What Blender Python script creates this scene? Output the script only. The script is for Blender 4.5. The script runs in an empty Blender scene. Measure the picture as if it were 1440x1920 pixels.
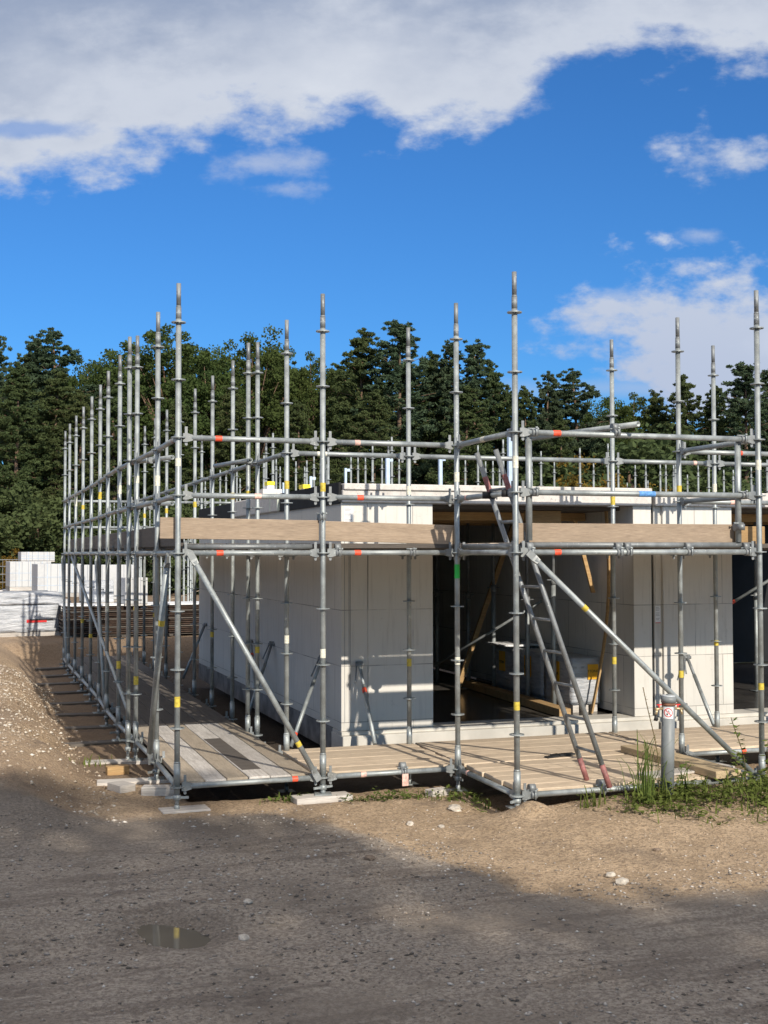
import bpy, bmesh, math, random
import numpy as np
from mathutils import Vector, Matrix
R = math.radians
rnd = random.Random(7)
scene = bpy.context.scene
COL = scene.collection

# ------------------------------------------------------------------ camera, sky, sun, exposure
cam = bpy.data.cameras.new('camera'); camo = bpy.data.objects.new('camera', cam); COL.objects.link(camo)
scene.camera = camo
CAM = Vector((-1.6725, -10.5404, 2.198))
pitch, roll, yaw = R(1.9216), R(-0.123), R(18.6064)
F = Vector((math.sin(yaw)*math.cos(pitch), math.cos(yaw)*math.cos(pitch), math.sin(pitch)))
Rt = Vector((math.cos(yaw), -math.sin(yaw), 0)); Up = Rt.cross(F)
R2 = Rt*math.cos(roll)+Up*math.sin(roll); U2 = -Rt*math.sin(roll)+Up*math.cos(roll)
M = Matrix((R2, U2, -F)).transposed().to_4x4(); M.translation = CAM
camo.matrix_world = M
cam.sensor_fit = 'VERTICAL'; cam.sensor_height = 36.0; cam.lens = 36*2287.9/1920
cam.clip_start = 0.1; cam.clip_end = 2000
scene.render.resolution_x = 768; scene.render.resolution_y = 1024
scene.view_settings.view_transform = 'Standard'; scene.view_settings.look = 'None'
scene.view_settings.exposure = 0.0; scene.view_settings.gamma = 1.0
SUN_AZ = R(5.8); SUN_EL = R(28.9)
sdir = Vector((math.sin(SUN_AZ)*math.cos(SUN_EL), -math.cos(SUN_AZ)*math.cos(SUN_EL), math.sin(SUN_EL)))
sl = bpy.data.lights.new('sun', 'SUN'); sl.energy = 4.9; sl.angle = R(0.5); sl.color = (1.0, 0.92, 0.80)
so = bpy.data.objects.new('sun', sl); COL.objects.link(so)
so.rotation_euler = sdir.to_track_quat('Z', 'Y').to_euler(); so.location = (0, -20, 15)

class NT:
    """tiny node helper"""
    def __init__(s, nt): s.nt = nt
    def n(s, t, **k):
        o = s.nt.nodes.new(t)
        for a, b in k.items():
            if a == 'ins':
                for i, v in b.items():
                    if hasattr(v, 'default_value') or isinstance(v, bpy.types.NodeSocket): s.nt.links.new(v, o.inputs[i])
                    else: o.inputs[i].default_value = v
            else: setattr(o, a, b)
        return o
    def m(s, op, a, b=0.0, c=None, clamp=False):
        o = s.n('ShaderNodeMath', operation=op); o.use_clamp = clamp
        for i, v in enumerate((a, b, c)):
            if v is None: continue
            if isinstance(v, (int, float)): o.inputs[i].default_value = v
            else: s.nt.links.new(v, o.inputs[i])
        return o.outputs[0]
    def mix(s, f, a, b, mode='MIX'):
        o = s.n('ShaderNodeMix', data_type='RGBA', blend_type=mode)
        for i, v in ((0, f), (6, a), (7, b)):
            if isinstance(v, (int, float)): o.inputs[i].default_value = v
            elif isinstance(v, tuple): o.inputs[i].default_value = v if len(v) == 4 else v+(1,)
            else: s.nt.links.new(v, o.inputs[i])
        return o.outputs[2]
    def ss(s, x, lo, hi, a=0.0, b=1.0):
        o = s.n('ShaderNodeMapRange', interpolation_type='SMOOTHSTEP')
        s.nt.links.new(x, o.inputs[0])
        for i, v in ((1, lo), (2, hi), (3, a), (4, b)): o.inputs[i].default_value = v
        return o.outputs[0]
    def noise(s, vec, scale, detail=4, rough=.5, out=0, dim='3D'):
        o = s.n('ShaderNodeTexNoise', noise_dimensions=dim)
        if vec is not None: s.nt.links.new(vec, o.inputs['Vector'])
        o.inputs['Scale'].default_value = scale; o.inputs['Detail'].default_value = detail; o.inputs['Roughness'].default_value = rough
        return o.outputs[out]
    def curve(s, x, pts):
        o = s.n('ShaderNodeFloatCurve'); c = o.mapping.curves[0]
        c.points[0].location = pts[0]; c.points[1].location = pts[-1]
        for p in pts[1:-1]: c.points.new(*p)
        o.mapping.update(); s.nt.links.new(x, o.inputs[1]); return o.outputs[0]

world = bpy.data.worlds.new("World"); scene.world = world; world.use_nodes = True
wt = world.node_tree; wt.nodes.clear(); W = NT(wt)
sky = W.n('ShaderNodeTexSky', sky_type='NISHITA'); sky.sun_disc = False
sky.sun_elevation = SUN_EL; sky.sun_rotation = math.pi-SUN_AZ; sky.air_density = 1.0; sky.dust_density = 0.9; sky.ozone_density = 3.0
tc = W.n('ShaderNodeTexCoord')
rot = W.n('ShaderNodeVectorRotate', rotation_type='Z_AXIS'); wt.links.new(tc.outputs['Generated'], rot.inputs[0]); rot.inputs['Angle'].default_value = yaw
sp = W.n('ShaderNodeSeparateXYZ'); wt.links.new(rot.outputs[0], sp.inputs[0])
dy = W.m('MAXIMUM', sp.outputs[1], 0.05)
u = W.m('DIVIDE', sp.outputs[0], dy); v = W.m('DIVIDE', sp.outputs[2], dy)      # tangent of bearing and of elevation
front = W.ss(sp.outputs[1], .1, .4)
uvw = W.n('ShaderNodeCombineXYZ'); wt.links.new(u, uvw.inputs[0]); wt.links.new(W.m('MULTIPLY', v, 1.7), uvw.inputs[1])
nvec = uvw.outputs[0]
n1 = W.noise(nvec, 7.0, 9, .58); n2 = W.noise(nvec, 22.0, 8, .6); n0 = W.noise(nvec, 2.6, 4, .5)
nn = W.m('ADD', W.m('SUBTRACT', n1, .5), W.m('MULTIPLY', W.m('SUBTRACT', n2, .5), .6))
# lower edge of the big cloud bank
un = W.m('MULTIPLY', W.m('ADD', u, .36), 1/.72)
vb = W.curve(un, [(0, .285), (.09, .305), (.17, .322), (.25, .33), (.36, .343), (.47, .356), (.55, .338), (.62, .345), (.67, .375), (.76, .408), (.86, .405), (1, .41)])
big = W.m('SUBTRACT', v, W.m('SUBTRACT', vb, .008))
d1 = W.ss(W.m('ADD', big, W.m('MULTIPLY', nn, .125)), .0, .036)
# hole of blue at the left edge
def blob(cu, cv, ru, rv):
    a = W.m('POWER', W.m('DIVIDE', W.m('SUBTRACT', u, cu), ru), 2); b = W.m('POWER', W.m('DIVIDE', W.m('SUBTRACT', v, cv), rv), 2)
    return W.m('SUBTRACT', 1.0, W.m('SQRT', W.m('ADD', a, b)))
hole = W.ss(W.m('ADD', blob(-.30, .352, .07, .010), W.m('MULTIPLY', nn, 2.0)), .0, .7)
d1 = W.m('MULTIPLY', d1, W.m('SUBTRACT', 1.0, W.m('MULTIPLY', hole, .55)))
def cl(cu, cv, ru, rv, am=1.0, k=2.6, hi=.8):
    return W.m('MULTIPLY', W.ss(W.m('ADD', blob(cu, cv, ru, rv), W.m('MULTIPLY', nn, k)), .05, hi), am)
d2 = cl(.31, .165, .19, .085, .95, 2.2, .55)
d3 = cl(.335, .325, .10, .032, .85, 4.6, 1.3)
d4 = cl(-.08, .300, .035, .012, .5, 5.0, 1.5)
d5 = cl(-.10, .322, .06, .018, .55, 5.0, 1.5)
d6 = cl(.265, .262, .02, .008, .5, 4.0, 1.4)
d7 = cl(.2, .21, .05, .014, .6, 4.0, 1.3)
d8 = cl(.25, .135, .3, .016, .5, 1.3, .9)
dens = d1
for d in (d2, d3, d4, d5, d6, d7, d8): dens = W.m('MAXIMUM', dens, d)
gen = W.ss(W.m('ADD', W.noise(tc.outputs['Generated'], 2.2, 8, .6), 0.0), .34, .5); gen = W.m('MULTIPLY', gen, W.ss(sp.outputs[2], .30, .62))
dens = W.m('ADD', W.m('MULTIPLY', dens, front), W.m('MULTIPLY', gen, W.m('SUBTRACT', 1.0, front)), clamp=True)
dens = W.m('MULTIPLY', dens, W.ss(sp.outputs[2], -.01, .05))
# cloud shade: bright edges and billows, violet grey in the thick middle
thick = W.ss(W.m('ADD', big, W.m('MULTIPLY', nn, .2)), .03, .16)
bright = W.ss(W.m('ADD', W.m('SUBTRACT', W.noise(nvec, 5.5, 7, .6), .5), W.m('MULTIPLY', W.m('SUBTRACT', n0, .5), .8)), 0.0, .36)
shade = W.m('MULTIPLY', W.m('SUBTRACT', 1.0, bright), W.m('ADD', W.m('MULTIPLY', thick, .6), .4), clamp=True)
ccol = W.mix(shade, (.80, .835, .90), (.32, .39, .54)); ccol = W.mix(W.ss(v, .12, .28, .5, 0.0), ccol, (.40, .48, .68)); ccol = W.mix(front, (1.06, .99, .92), ccol)
skyc = W.n('ShaderNodeMix', data_type='RGBA', blend_type='MULTIPLY'); skyc.inputs[0].default_value = 1.0
wt.links.new(sky.outputs[0], skyc.inputs[6]); skyc.inputs[7].default_value = (.30, .70, 1.14, 1)
SKY = 0.115
skys = W.n('ShaderNodeVectorMath', operation='SCALE'); wt.links.new(skyc.outputs[2], skys.inputs[0]); skys.inputs['Scale'].default_value = SKY
fin = W.mix(dens, skys.outputs[0], ccol)
bg = W.n('ShaderNodeBackground'); wt.links.new(fin, bg.inputs[0]); bg.inputs[1].default_value = 1.0
wo = W.n('ShaderNodeOutputWorld'); wt.links.new(bg.outputs[0], wo.inputs[0])

# ------------------------------------------------------------------ materials
def mat(name, rough=.7, metal=0.0, col=None):
    m = bpy.data.materials.new(name); m.use_nodes = True
    b = m.node_tree.nodes['Principled BSDF']; b.inputs['Roughness'].default_value = rough; b.inputs['Metallic'].default_value = metal
    if col: b.inputs['Base Color'].default_value = col+(1,)
    return m, NT(m.node_tree), b
def bump(T, b, h, strength, dist):
    o = T.n('ShaderNodeBump', ins={'Height': h}); o.inputs['Strength'].default_value = strength; o.inputs['Distance'].default_value = dist
    T.nt.links.new(o.outputs[0], b.inputs['Normal'])
def wood(name, c1, c2, dark=(.10, .075, .05), stains=.5):
    m, T, b = mat(name, .8)
    tc = T.n('ShaderNodeTexCoord'); oi = T.n('ShaderNodeObjectInfo')
    mp = T.n('ShaderNodeMapping'); T.nt.links.new(tc.outputs['Object'], mp.inputs[0]); mp.inputs['Scale'].default_value = (1.2, 22, 22)
    off = T.n('ShaderNodeVectorMath', operation='ADD'); T.nt.links.new(mp.outputs[0], off.inputs[0])
    cx = T.n('ShaderNodeCombineXYZ'); r10 = T.m('MULTIPLY', oi.outputs['Random'], 37.0); T.nt.links.new(r10, cx.inputs[0]); T.nt.links.new(r10, cx.inputs[1]); T.nt.links.new(cx.outputs[0], off.inputs[1])
    g = T.noise(off.outputs[0], 1.6, 6, .6)
    c = T.mix(T.ss(g, .36, .64), c1, c2)
    c = T.mix(T.m('MULTIPLY', T.ss(oi.outputs['Random'], .1, 1.0), .75), c, tuple(x*.62 for x in c2))
    mp2 = T.n('ShaderNodeVectorMath', operation='ADD'); T.nt.links.new(tc.outputs['Object'], mp2.inputs[0]); T.nt.links.new(cx.outputs[0], mp2.inputs[1])
    s = T.noise(mp2.outputs[0], 4.0, 5, .6)
    c = T.mix(T.m('MULTIPLY', T.ss(s, .5, .72), stains), c, dark)
    mp3 = T.n('ShaderNodeMapping'); T.nt.links.new(mp2.outputs[0], mp3.inputs[0]); mp3.inputs['Scale'].default_value = (2.2, 9, 9)
    s2 = T.noise(mp3.outputs[0], 1.1, 6, .7); c = T.mix(T.m('MULTIPLY', T.ss(s2, .48, .66), .5), c, tuple(x*.5 for x in c2)); c = T.mix(T.m('MULTIPLY', T.ss(s2, .3, .42, 1.0, 0.0), .4), c, tuple(min(.8, x*1.18) for x in c1))
    kn = T.n('ShaderNodeTexVoronoi'); km = T.n('ShaderNodeMapping'); T.nt.links.new(mp2.outputs[0], km.inputs[0]); km.inputs['Scale'].default_value = (2.2, 7, 7); T.nt.links.new(km.outputs[0], kn.inputs['Vector']); kn.inputs['Scale'].default_value = 1.0
    c = T.mix(T.ss(kn.outputs['Distance'], .04, .13, .75, 0.0), c, dark)
    fine = T.noise(off.outputs[0], 8.0, 3, .7)
    c = T.mix(.35, c, T.mix(T.ss(fine, .3, .7), tuple(x*.55 for x in c1), tuple(min(1, x*1.3) for x in c1)))
    T.nt.links.new(c, b.inputs['Base Color']); bump(T, b, g, .35, .006)
    return m
def simple(name, c, rough=.7, metal=0.0, var=.15, scale=8.0, bumpd=0.0):
    m, T, b = mat(name, rough, metal)
    tc = T.n('ShaderNodeTexCoord')
    n = T.noise(tc.outputs['Object'], scale, 5, .6)
    cc = T.mix(T.ss(n, .3, .7), tuple(x*(1-var) for x in c), tuple(min(1, x*(1+var)) for x in c))
    T.nt.links.new(cc, b.inputs['Base Color'])
    if bumpd: bump(T, b, n, .5, bumpd)
    return m
def galv(name, c, rough, metal):
    m, T, b = mat(name, rough, metal)
    tc = T.n('ShaderNodeTexCoord'); oi = T.n('ShaderNodeObjectInfo'); gp = T.n('ShaderNodeNewGeometry')
    n = T.noise(gp.outputs['Position'], 7.0, 6, .65); n2 = T.noise(gp.outputs['Position'], 55.0, 3, .6); n3 = T.noise(gp.outputs['Position'], 2.3, 4, .6)
    cc = T.mix(T.ss(n, .32, .68), tuple(x*.74 for x in c), tuple(min(1, x*1.16) for x in c))
    cc = T.mix(T.m('MULTIPLY', T.ss(n2, .62, .72), .7), cc, (.75, .76, .74))
    cc = T.mix(T.m('MULTIPLY', T.ss(n3, .6, .75), .45), cc, (.17, .15, .12))
    cc = T.mix(T.m('MULTIPLY', oi.outputs['Random'], .28), cc, tuple(x*.6 for x in c))
    T.nt.links.new(cc, b.inputs['Base Color'])
    T.nt.links.new(T.ss(n, .3, .7, rough-.1, rough+.15), b.inputs['Roughness'])
    bump(T, b, n2, .12, .002)
    return m
MT = {}
MT['galv'] = galv('galvanised_steel', (.37, .40, .40), .5, .45)
MT['galv_mid'] = galv('forged_steel', (.27, .285, .285), .55, .4)
MT['galv_dark'] = galv('weathered_steel', (.27, .285, .29), .55, .45)
MT['steel_blue'] = simple('blue_grey_steel', (.42, .50, .60), .45, .5)
MT['old_wood'] = wood('weathered_plank_wood', (.64, .60, .55), (.42, .38, .34), (.20, .16, .12), stains=.5)
MT['tan_wood'] = wood('stained_plank_wood', (.50, .42, .32), (.38, .31, .23), (.16, .12, .085), .65)
MT['dark_wood'] = wood('dark_or_shaded_plank_wood', (.15, .13, .11), (.08, .065, .055))  # dark boards; for covered planks and ceilings shade put into the colour
MT['new_wood'] = wood('pine_plank_wood', (.72, .585, .43), (.58, .455, .325), (.27, .19, .13), .5)
MT['toe_wood'] = wood('toe_board_wood', (.47, .36, .26), (.33, .245, .17), (.19, .135, .095), .6)
MT['amber_wood'] = wood('fresh_timber', (.50, .33, .15), (.36, .21, .09), (.22, .12, .05), .2)
MT['pale_timber'] = wood('sawn_timber', (.58, .45, .28), (.44, .33, .19), (.24, .17, .10), .5)
MT['red_tape'] = simple('orange_tape', (.80, .09, .04), .5, 0, .2, 30)
MT['pale_tape'] = simple('faded_tape', (.72, .45, .38), .6, 0, .3, 30)
MT['yellow'] = simple('yellow_sticker', (.60, .46, .06), .5, 0, .25, 40)
MT['pale_sticker'] = simple('worn_white_sticker', (.72, .70, .58), .6, 0, .2, 60)
MT['blue_sticker'] = simple('blue_sticker', (.10, .28, .60), .6, 0, .3, 50)
MT['paper'] = simple('white_paper', (.80, .80, .80), .6, 0, .04)
MT['red'] = simple('red_print', (.62, .03, .03), .5)
MT['pinkred'] = simple('faded_red_paint', (.30, .12, .11), .6, 0, .35, 20)
MT['black'] = simple('black_sheet_and_shade', (.010, .011, .013), .85, 0, .3, 4, .004)
MT['ink'] = simple('black_ink', (.02, .02, .02), .6)
MT['greyink'] = simple('grey_ink', (.30, .30, .31), .6)
MT['green'] = simple('green_sticker', (.03, .50, .08), .5)
MT['pvc'] = simple('grey_pvc', (.20, .215, .22), .5, 0, .12, 5)
MT['pvc_lid'] = simple('pale_grey_lid', (.50, .53, .55), .5, 0, .15, 12)
MT['rust'] = simple('rusty_brown', (.22, .10, .06), .8, 0, .3, 20)
MT['brass'] = simple('brass', (.55, .42, .25), .4, .6)
MT['concrete'] = simple('plinth_concrete', (.56, .53, .47), .85, 0, .12, 3, .004)
MT['darkconcrete'] = simple('bitumen_coated_concrete', (.17, .165, .16), .8, 0, .45, 3.2, .004)
MT['floor'] = simple('shade_dark_floor', (.075, .068, .06), .22, 0, .4, 1.5)  # shade of the rooms put into the dark floor colour
MT['plastic'] = None
MT['board'] = simple('rough_shaded_board_edges', (.045, .026, .017), .85, 0, .5, 9, .01)  # scaffold shade on the stack put into the dark brown
MT['yellow_paint'] = simple('yellow_plastic', (.85, .70, .02), .5)
MT['ochre'] = simple('ochre_print', (.80, .42, .02), .5, 0, .06)
MT['foam'] = simple('pale_foam', (.66, .70, .60), .8, 0, .15, 10, .01)
MT['stone'] = simple('pale_stone', (.50, .45, .38), .85, 0, .3, 15, .005)
MT['clay'] = simple('brown_stone', (.20, .15, .11), .85, 0, .3, 15, .005)

def blockwall(name, swap, base=(.71, .68, .62)):
    m, T, b = mat(name, .85)
    g = T.n('ShaderNodeNewGeometry'); s = T.n('ShaderNodeSeparateXYZ'); T.nt.links.new(g.outputs['Position'], s.inputs[0])
    c = T.n('ShaderNodeCombineXYZ'); T.nt.links.new(T.m('ADD', s.outputs[1 if swap else 0], .28), c.inputs[0]); T.nt.links.new(T.m('ADD', s.outputs[2], .607*3-.363), c.inputs[1])
    br = T.n('ShaderNodeTexBrick'); T.nt.links.new(c.outputs[0], br.inputs['Vector'])
    br.offset = .42; br.inputs['Scale'].default_value = 1.0; br.inputs['Mortar Size'].default_value = .0045; br.inputs['Mortar Smooth'].default_value = .3
    br.inputs['Brick Width'].default_value = .9; br.inputs['Row Height'].default_value = .607
    br.inputs['Color1'].default_value = (*base, 1); br.inputs['Color2'].default_value = (*[x*.86 for x in base], 1); br.inputs['Mortar'].default_value = (.20, .19, .18, 1)
    n = T.noise(g.outputs['Position'], 2.5, 5, .6); st = T.n('ShaderNodeMapping'); T.nt.links.new(g.outputs['Position'], st.inputs[0]); st.inputs['Scale'].default_value = (14, 14, 1.0)
    n2 = T.noise(st.outputs[0], 2.0, 4, .6)
    cc = T.mix(T.ss(n, .35, .75), br.outputs[0], tuple(x*.90 for x in base)); cc = T.mix(T.m('MULTIPLY', T.ss(n2, .5, .72), .3), cc, (.40, .37, .33)); cc = T.mix(T.m('MULTIPLY', T.ss(T.noise(g.outputs['Position'], 9, 6, .75), .60, .72), .35), cc, (.36, .33, .29))
    low = T.ss(T.m('ADD', s.outputs[2], T.m('MULTIPLY', n, .25)), .35, .62, .35, 0.0)
    cc = T.mix(low, cc, (.46, .43, .38))
    T.nt.links.new(cc, b.inputs['Base Color'])
    bump(T, b, T.m('ADD', T.m('MULTIPLY', br.outputs['Fac'], -1.0), T.m('MULTIPLY', T.noise(g.outputs['Position'], 60, 3, .6), .15)), .5, .004)
    return m
MT['blockX'] = blockwall('aerated_block_front', False)
MT['blockY'] = blockwall('aerated_block_side', True)

def slabmat():
    m, T, b = mat('lightweight_slab', .9)
    g = T.n('ShaderNodeNewGeometry'); v = T.n('ShaderNodeTexVoronoi'); T.nt.links.new(g.outputs['Position'], v.inputs['Vector']); v.inputs['Scale'].default_value = 55
    n = T.noise(g.outputs['Position'], 12, 5, .65)
    cc = T.mix(T.ss(n, .35, .7), (.68, .64, .60), (.55, .525, .49)); cc = T.mix(T.m('MULTIPLY', T.ss(T.noise(g.outputs['Position'], 45, 3, .6), .6, .68), .6), cc, (.30, .29, .29))
    T.nt.links.new(cc, b.inputs['Base Color']); bump(T, b, n, .5, .006); return m
MT['slab'] = slabmat()

def wrapmat():
    m, T, b = mat('white_plastic_wrap', .28)
    tc = T.n('ShaderNodeTexCoord'); mp = T.n('ShaderNodeMapping'); T.nt.links.new(tc.outputs['Object'], mp.inputs[0]); mp.inputs['Scale'].default_value = (1.5, 1.5, 9)
    n = T.noise(mp.outputs[0], 2.0, 6, .6)
    cc = T.mix(T.ss(n, .3, .75), (.52, .53, .55), (.30, .32, .35)); T.nt.links.new(cc, b.inputs['Base Color'])
    bump(T, b, n, 1.0, .03); return m
MT['plastic'] = wrapmat()
def blockpack():
    m, T, b = mat('stacked_white_blocks', .7)
    tc = T.n('ShaderNodeTexCoord'); s = T.n('ShaderNodeSeparateXYZ'); T.nt.links.new(tc.outputs['Object'], s.inputs[0])
    w = T.m('FRACT', T.m('MULTIPLY', T.m('ADD', s.outputs[0], s.outputs[1]), 6.0)); nz = T.noise(tc.outputs['Object'], 3.0, 5, .7)
    cc = T.mix(T.m('LESS_THAN', w, .07), (.54, .54, .53), (.22, .23, .26)); cc = T.mix(T.m('MULTIPLY', T.ss(nz, .5, .7), .5), cc, (.40, .40, .41)); T.nt.links.new(cc, b.inputs['Base Color']); bump(T, b, nz, .6, .02); return m
MT['blockpack'] = blockpack()

# ground
def ground_mat():
    m, T, b = mat('sandy_ground', .95)
    g = T.n('ShaderNodeNewGeometry'); P = g.outputs['Position']; s = T.n('ShaderNodeSeparateXYZ'); T.nt.links.new(P, s.inputs[0])
    big = T.noise(P, .7, 5, .6); mid = T.noise(P, 4.0, 6, .65); fine = T.noise(P, 38.0, 5, .75); vf = T.noise(P, 130.0, 3, .7)
    sand = T.mix(T.ss(mid, .3, .7), (.62, .455, .295), (.48, .345, .215))
    sand = T.mix(T.m('MULTIPLY', T.ss(fine, .47, .58), .7), sand, (.22, .15, .095))
    sand = T.mix(T.m('MULTIPLY', T.ss(vf, .56, .68), .55), sand, (.66, .55, .42))
    tm = T.n('ShaderNodeMapping'); T.nt.links.new(P, tm.inputs[0]); tm.inputs['Rotation'].default_value = (0, 0, R(-6)); tm.inputs['Scale'].default_value = (.45, 4.2, 1)
    trk = T.noise(tm.outputs[0], 1.0, 6, .65)
    grav = T.mix(T.ss(fine, .38, .62), (.55, .465, .375), (.27, .22, .175))
    grav = T.mix(T.m('MULTIPLY', T.ss(trk, .5, .62), .5), grav, (.16, .122, .092)); grav = T.mix(T.m('MULTIPLY', T.ss(trk, .34, .44, 1.0, 0.0), .5), grav, (.36, .30, .23))
    grav = T.mix(T.m('MULTIPLY', T.ss(big, .45, .62), .55), grav, (.27, .22, .17))
    grav = T.mix(T.m('MULTIPLY', T.ss(vf, .58, .68), .6), grav, (.40, .37, .33))
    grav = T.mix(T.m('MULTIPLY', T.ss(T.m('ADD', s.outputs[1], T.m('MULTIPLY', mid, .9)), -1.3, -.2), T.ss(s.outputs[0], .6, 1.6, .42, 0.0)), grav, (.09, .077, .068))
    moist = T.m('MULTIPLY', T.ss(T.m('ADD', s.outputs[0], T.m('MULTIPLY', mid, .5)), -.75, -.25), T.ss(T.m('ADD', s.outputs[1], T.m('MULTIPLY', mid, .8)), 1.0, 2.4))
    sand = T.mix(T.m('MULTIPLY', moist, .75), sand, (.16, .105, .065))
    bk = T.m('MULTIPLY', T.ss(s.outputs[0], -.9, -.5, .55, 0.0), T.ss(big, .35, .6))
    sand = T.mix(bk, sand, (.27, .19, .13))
    pit_shade = T.m('MULTIPLY', T.ss(s.outputs[0], .05, .25), T.ss(s.outputs[1], .25, .45)); pit_shade = T.m('MULTIPLY', pit_shade, T.ss(s.outputs[1], 14.0, 15.0, 1.0, 0.0))  # shade under the decks painted into the sand colour
    sand = T.mix(T.m('MULTIPLY', pit_shade, .85), sand, (.045, .034, .026))
    # road (compacted dark gravel) lies towards the viewer, ragged edge
    ed = T.m('ADD', T.m('MULTIPLY', T.m('SUBTRACT', mid, .5), .5), T.m('MULTIPLY', T.m('SUBTRACT', fine, .5), .25))
    xr = T.ss(s.outputs[0], .6, 2.2, 0.0, 1.0)
    edge = T.m('ADD', T.m('ADD', s.outputs[1], T.m('MULTIPLY', xr, 3.4)), T.m('MULTIPLY', T.ss(s.outputs[0], 2.4, 6.0, 0, 1), .5))
    left = T.ss(s.outputs[0], -1.5, -.1, -.75, 0.0)
    road = T.ss(T.m('ADD', T.m('ADD', edge, left), ed), -.50, -.14, 1.0, 0.0)
    road = T.m('MULTIPLY', road, T.ss(s.outputs[1], -30.0, -12.0, 1.0, 1.0))
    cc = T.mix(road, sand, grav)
    # wetter, darker tracks
    tr = T.noise(P, 1.3, 6, .7)
    cc = T.mix(T.m('MULTIPLY', T.ss(tr, .54, .68), .42), cc, (.11, .085, .07))
    dd = T.n('ShaderNodeVectorMath', operation='DISTANCE'); T.nt.links.new(P, dd.inputs[0]); dd.inputs[1].default_value = (-.54, -3.3, 0)
    cc = T.mix(T.ss(T.m('ADD', dd.outputs[1+0] if len(dd.outputs) > 1 else dd.outputs[0], T.m('MULTIPLY', T.m('SUBTRACT', mid, .5), .5)), .28, .52, .4, 0.0), cc, (.11, .085, .062))
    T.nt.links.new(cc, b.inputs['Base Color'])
    h = T.m('ADD', T.m('MULTIPLY', fine, .7), T.m('MULTIPLY', vf, .35))
    h = T.m('ADD', h, T.m('MULTIPLY', T.noise(P, 14.0, 5, .7), 1.2))
    bump(T, b, h, 1.0, .035)
    return m
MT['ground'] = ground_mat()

# ------------------------------------------------------------------ building helpers
def tag(o, label=None, cat=None, group=None, kind=None):
    if label: o['label'] = label
    if cat: o['category'] = cat
    if group: o['group'] = group
    if kind: o['kind'] = kind
    return o
def empty(name, loc, label, cat, group=None, rz=0.0):
    o = bpy.data.objects.new(name, None); COL.objects.link(o); o.empty_display_size = .1
    o.location = loc; o.rotation_euler = (0, 0, rz)
    return tag(o, label, cat, group)
def link(name, me, parent=None, loc=None, rot=None):
    o = bpy.data.objects.new(name, me); COL.objects.link(o)
    if parent: o.parent = parent
    if loc is not None: o.location = loc
    if rot is not None: o.rotation_euler = rot
    return o
class MB:
    def __init__(s): s.bm = bmesh.new()
    def box(s, lo, hi, bev=0.0, mtx=None):
        lo = Vector(lo); hi = Vector(hi); c = (lo+hi)/2; d = hi-lo
        r = bmesh.ops.create_cube(s.bm, size=1.0, matrix=Matrix.Translation(c) @ Matrix.Diagonal((d.x, d.y, d.z, 1)))
        vs = r['verts']
        if bev:
            es = list({e for v_ in vs for e in v_.link_edges})
            rr = bmesh.ops.bevel(s.bm, geom=es, offset=bev, segments=1, affect='EDGES'); vs = list({v_ for f in rr['faces'] for v_ in f.verts}|{v_ for v_ in vs if v_.is_valid})
        if mtx: bmesh.ops.transform(s.bm, matrix=mtx, verts=[v_ for v_ in vs if v_.is_valid])
        return s
    def cyl(s, a, b, r1, r2=None, seg=14, cap=True, bore=0.0):
        a = Vector(a); b = Vector(b); r2 = r1 if r2 is None else r2; d = b-a; L = d.length
        q = d.to_track_quat('Z', 'Y').to_matrix().to_4x4(); q.translation = a
        ring = lambda r, z: [s.bm.verts.new(q @ Vector((r*math.cos(2*math.pi*k/seg), r*math.sin(2*math.pi*k/seg), z))) for k in range(seg)]
        A = ring(r1, 0); B = ring(r2, L)
        for k in range(seg):
            f = s.bm.faces.new((A[k], A[(k+1) % seg], B[(k+1) % seg], B[k])); f.smooth = True
        if bore:
            C = ring(r2-bore, L); D = ring(r2-bore, max(0, L-.25)); C2 = ring(r1-bore, 0); D2 = ring(r1-bore, min(L, .25))
            for k in range(seg):
                j = (k+1) % seg
                s.bm.faces.new((B[k], B[j], C[j], C[k])); s.bm.faces.new((C[k], C[j], D[j], D[k])).smooth = True
                s.bm.faces.new((A[j], A[k], C2[k], C2[j])); s.bm.faces.new((C2[j], C2[k], D2[k], D2[j])).smooth = True
            s.bm.faces.new(D); s.bm.faces.new(D2[::-1])
        elif cap:
            s.bm.faces.new(A[::-1]); s.bm.faces.new(B)
        return s
    def path(s, pts, r, seg=8, radii=None):
        pts = [Vector(p) for p in pts]; rings = []
        for i, p in enumerate(pts):
            t = (pts[min(i+1, len(pts)-1)]-pts[max(i-1, 0)]).normalized()
            q = t.to_track_quat('Z', 'Y').to_matrix(); rr = radii[i] if radii else r
            rings.append([s.bm.verts.new(p + q @ Vector((rr*math.cos(2*math.pi*k/seg), rr*math.sin(2*math.pi*k/seg), 0))) for k in range(seg)])
        for A, B in zip(rings, rings[1:]):
            for k in range(seg): s.bm.faces.new((A[k], A[(k+1) % seg], B[(k+1) % seg], B[k])).smooth = True
        s.bm.faces.new(rings[0][::-1]); s.bm.faces.new(rings[-1]); return s
    def quad(s, a, b, c, d):
        s.bm.faces.new([s.bm.verts.new(Vector(p)) for p in (a, b, c, d)]); return s
    def mesh(s, name, m):
        me = bpy.data.meshes.new(name); bmesh.ops.recalc_face_normals(s.bm, faces=s.bm.faces); s.bm.to_mesh(me); s.bm.free(); me.materials.append(MT[m] if isinstance(m, str) else m); return me
    def build(s, name, m, parent=None, loc=None, rot=None):
        return link(name, s.mesh(name, m), parent, loc, rot)

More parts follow.
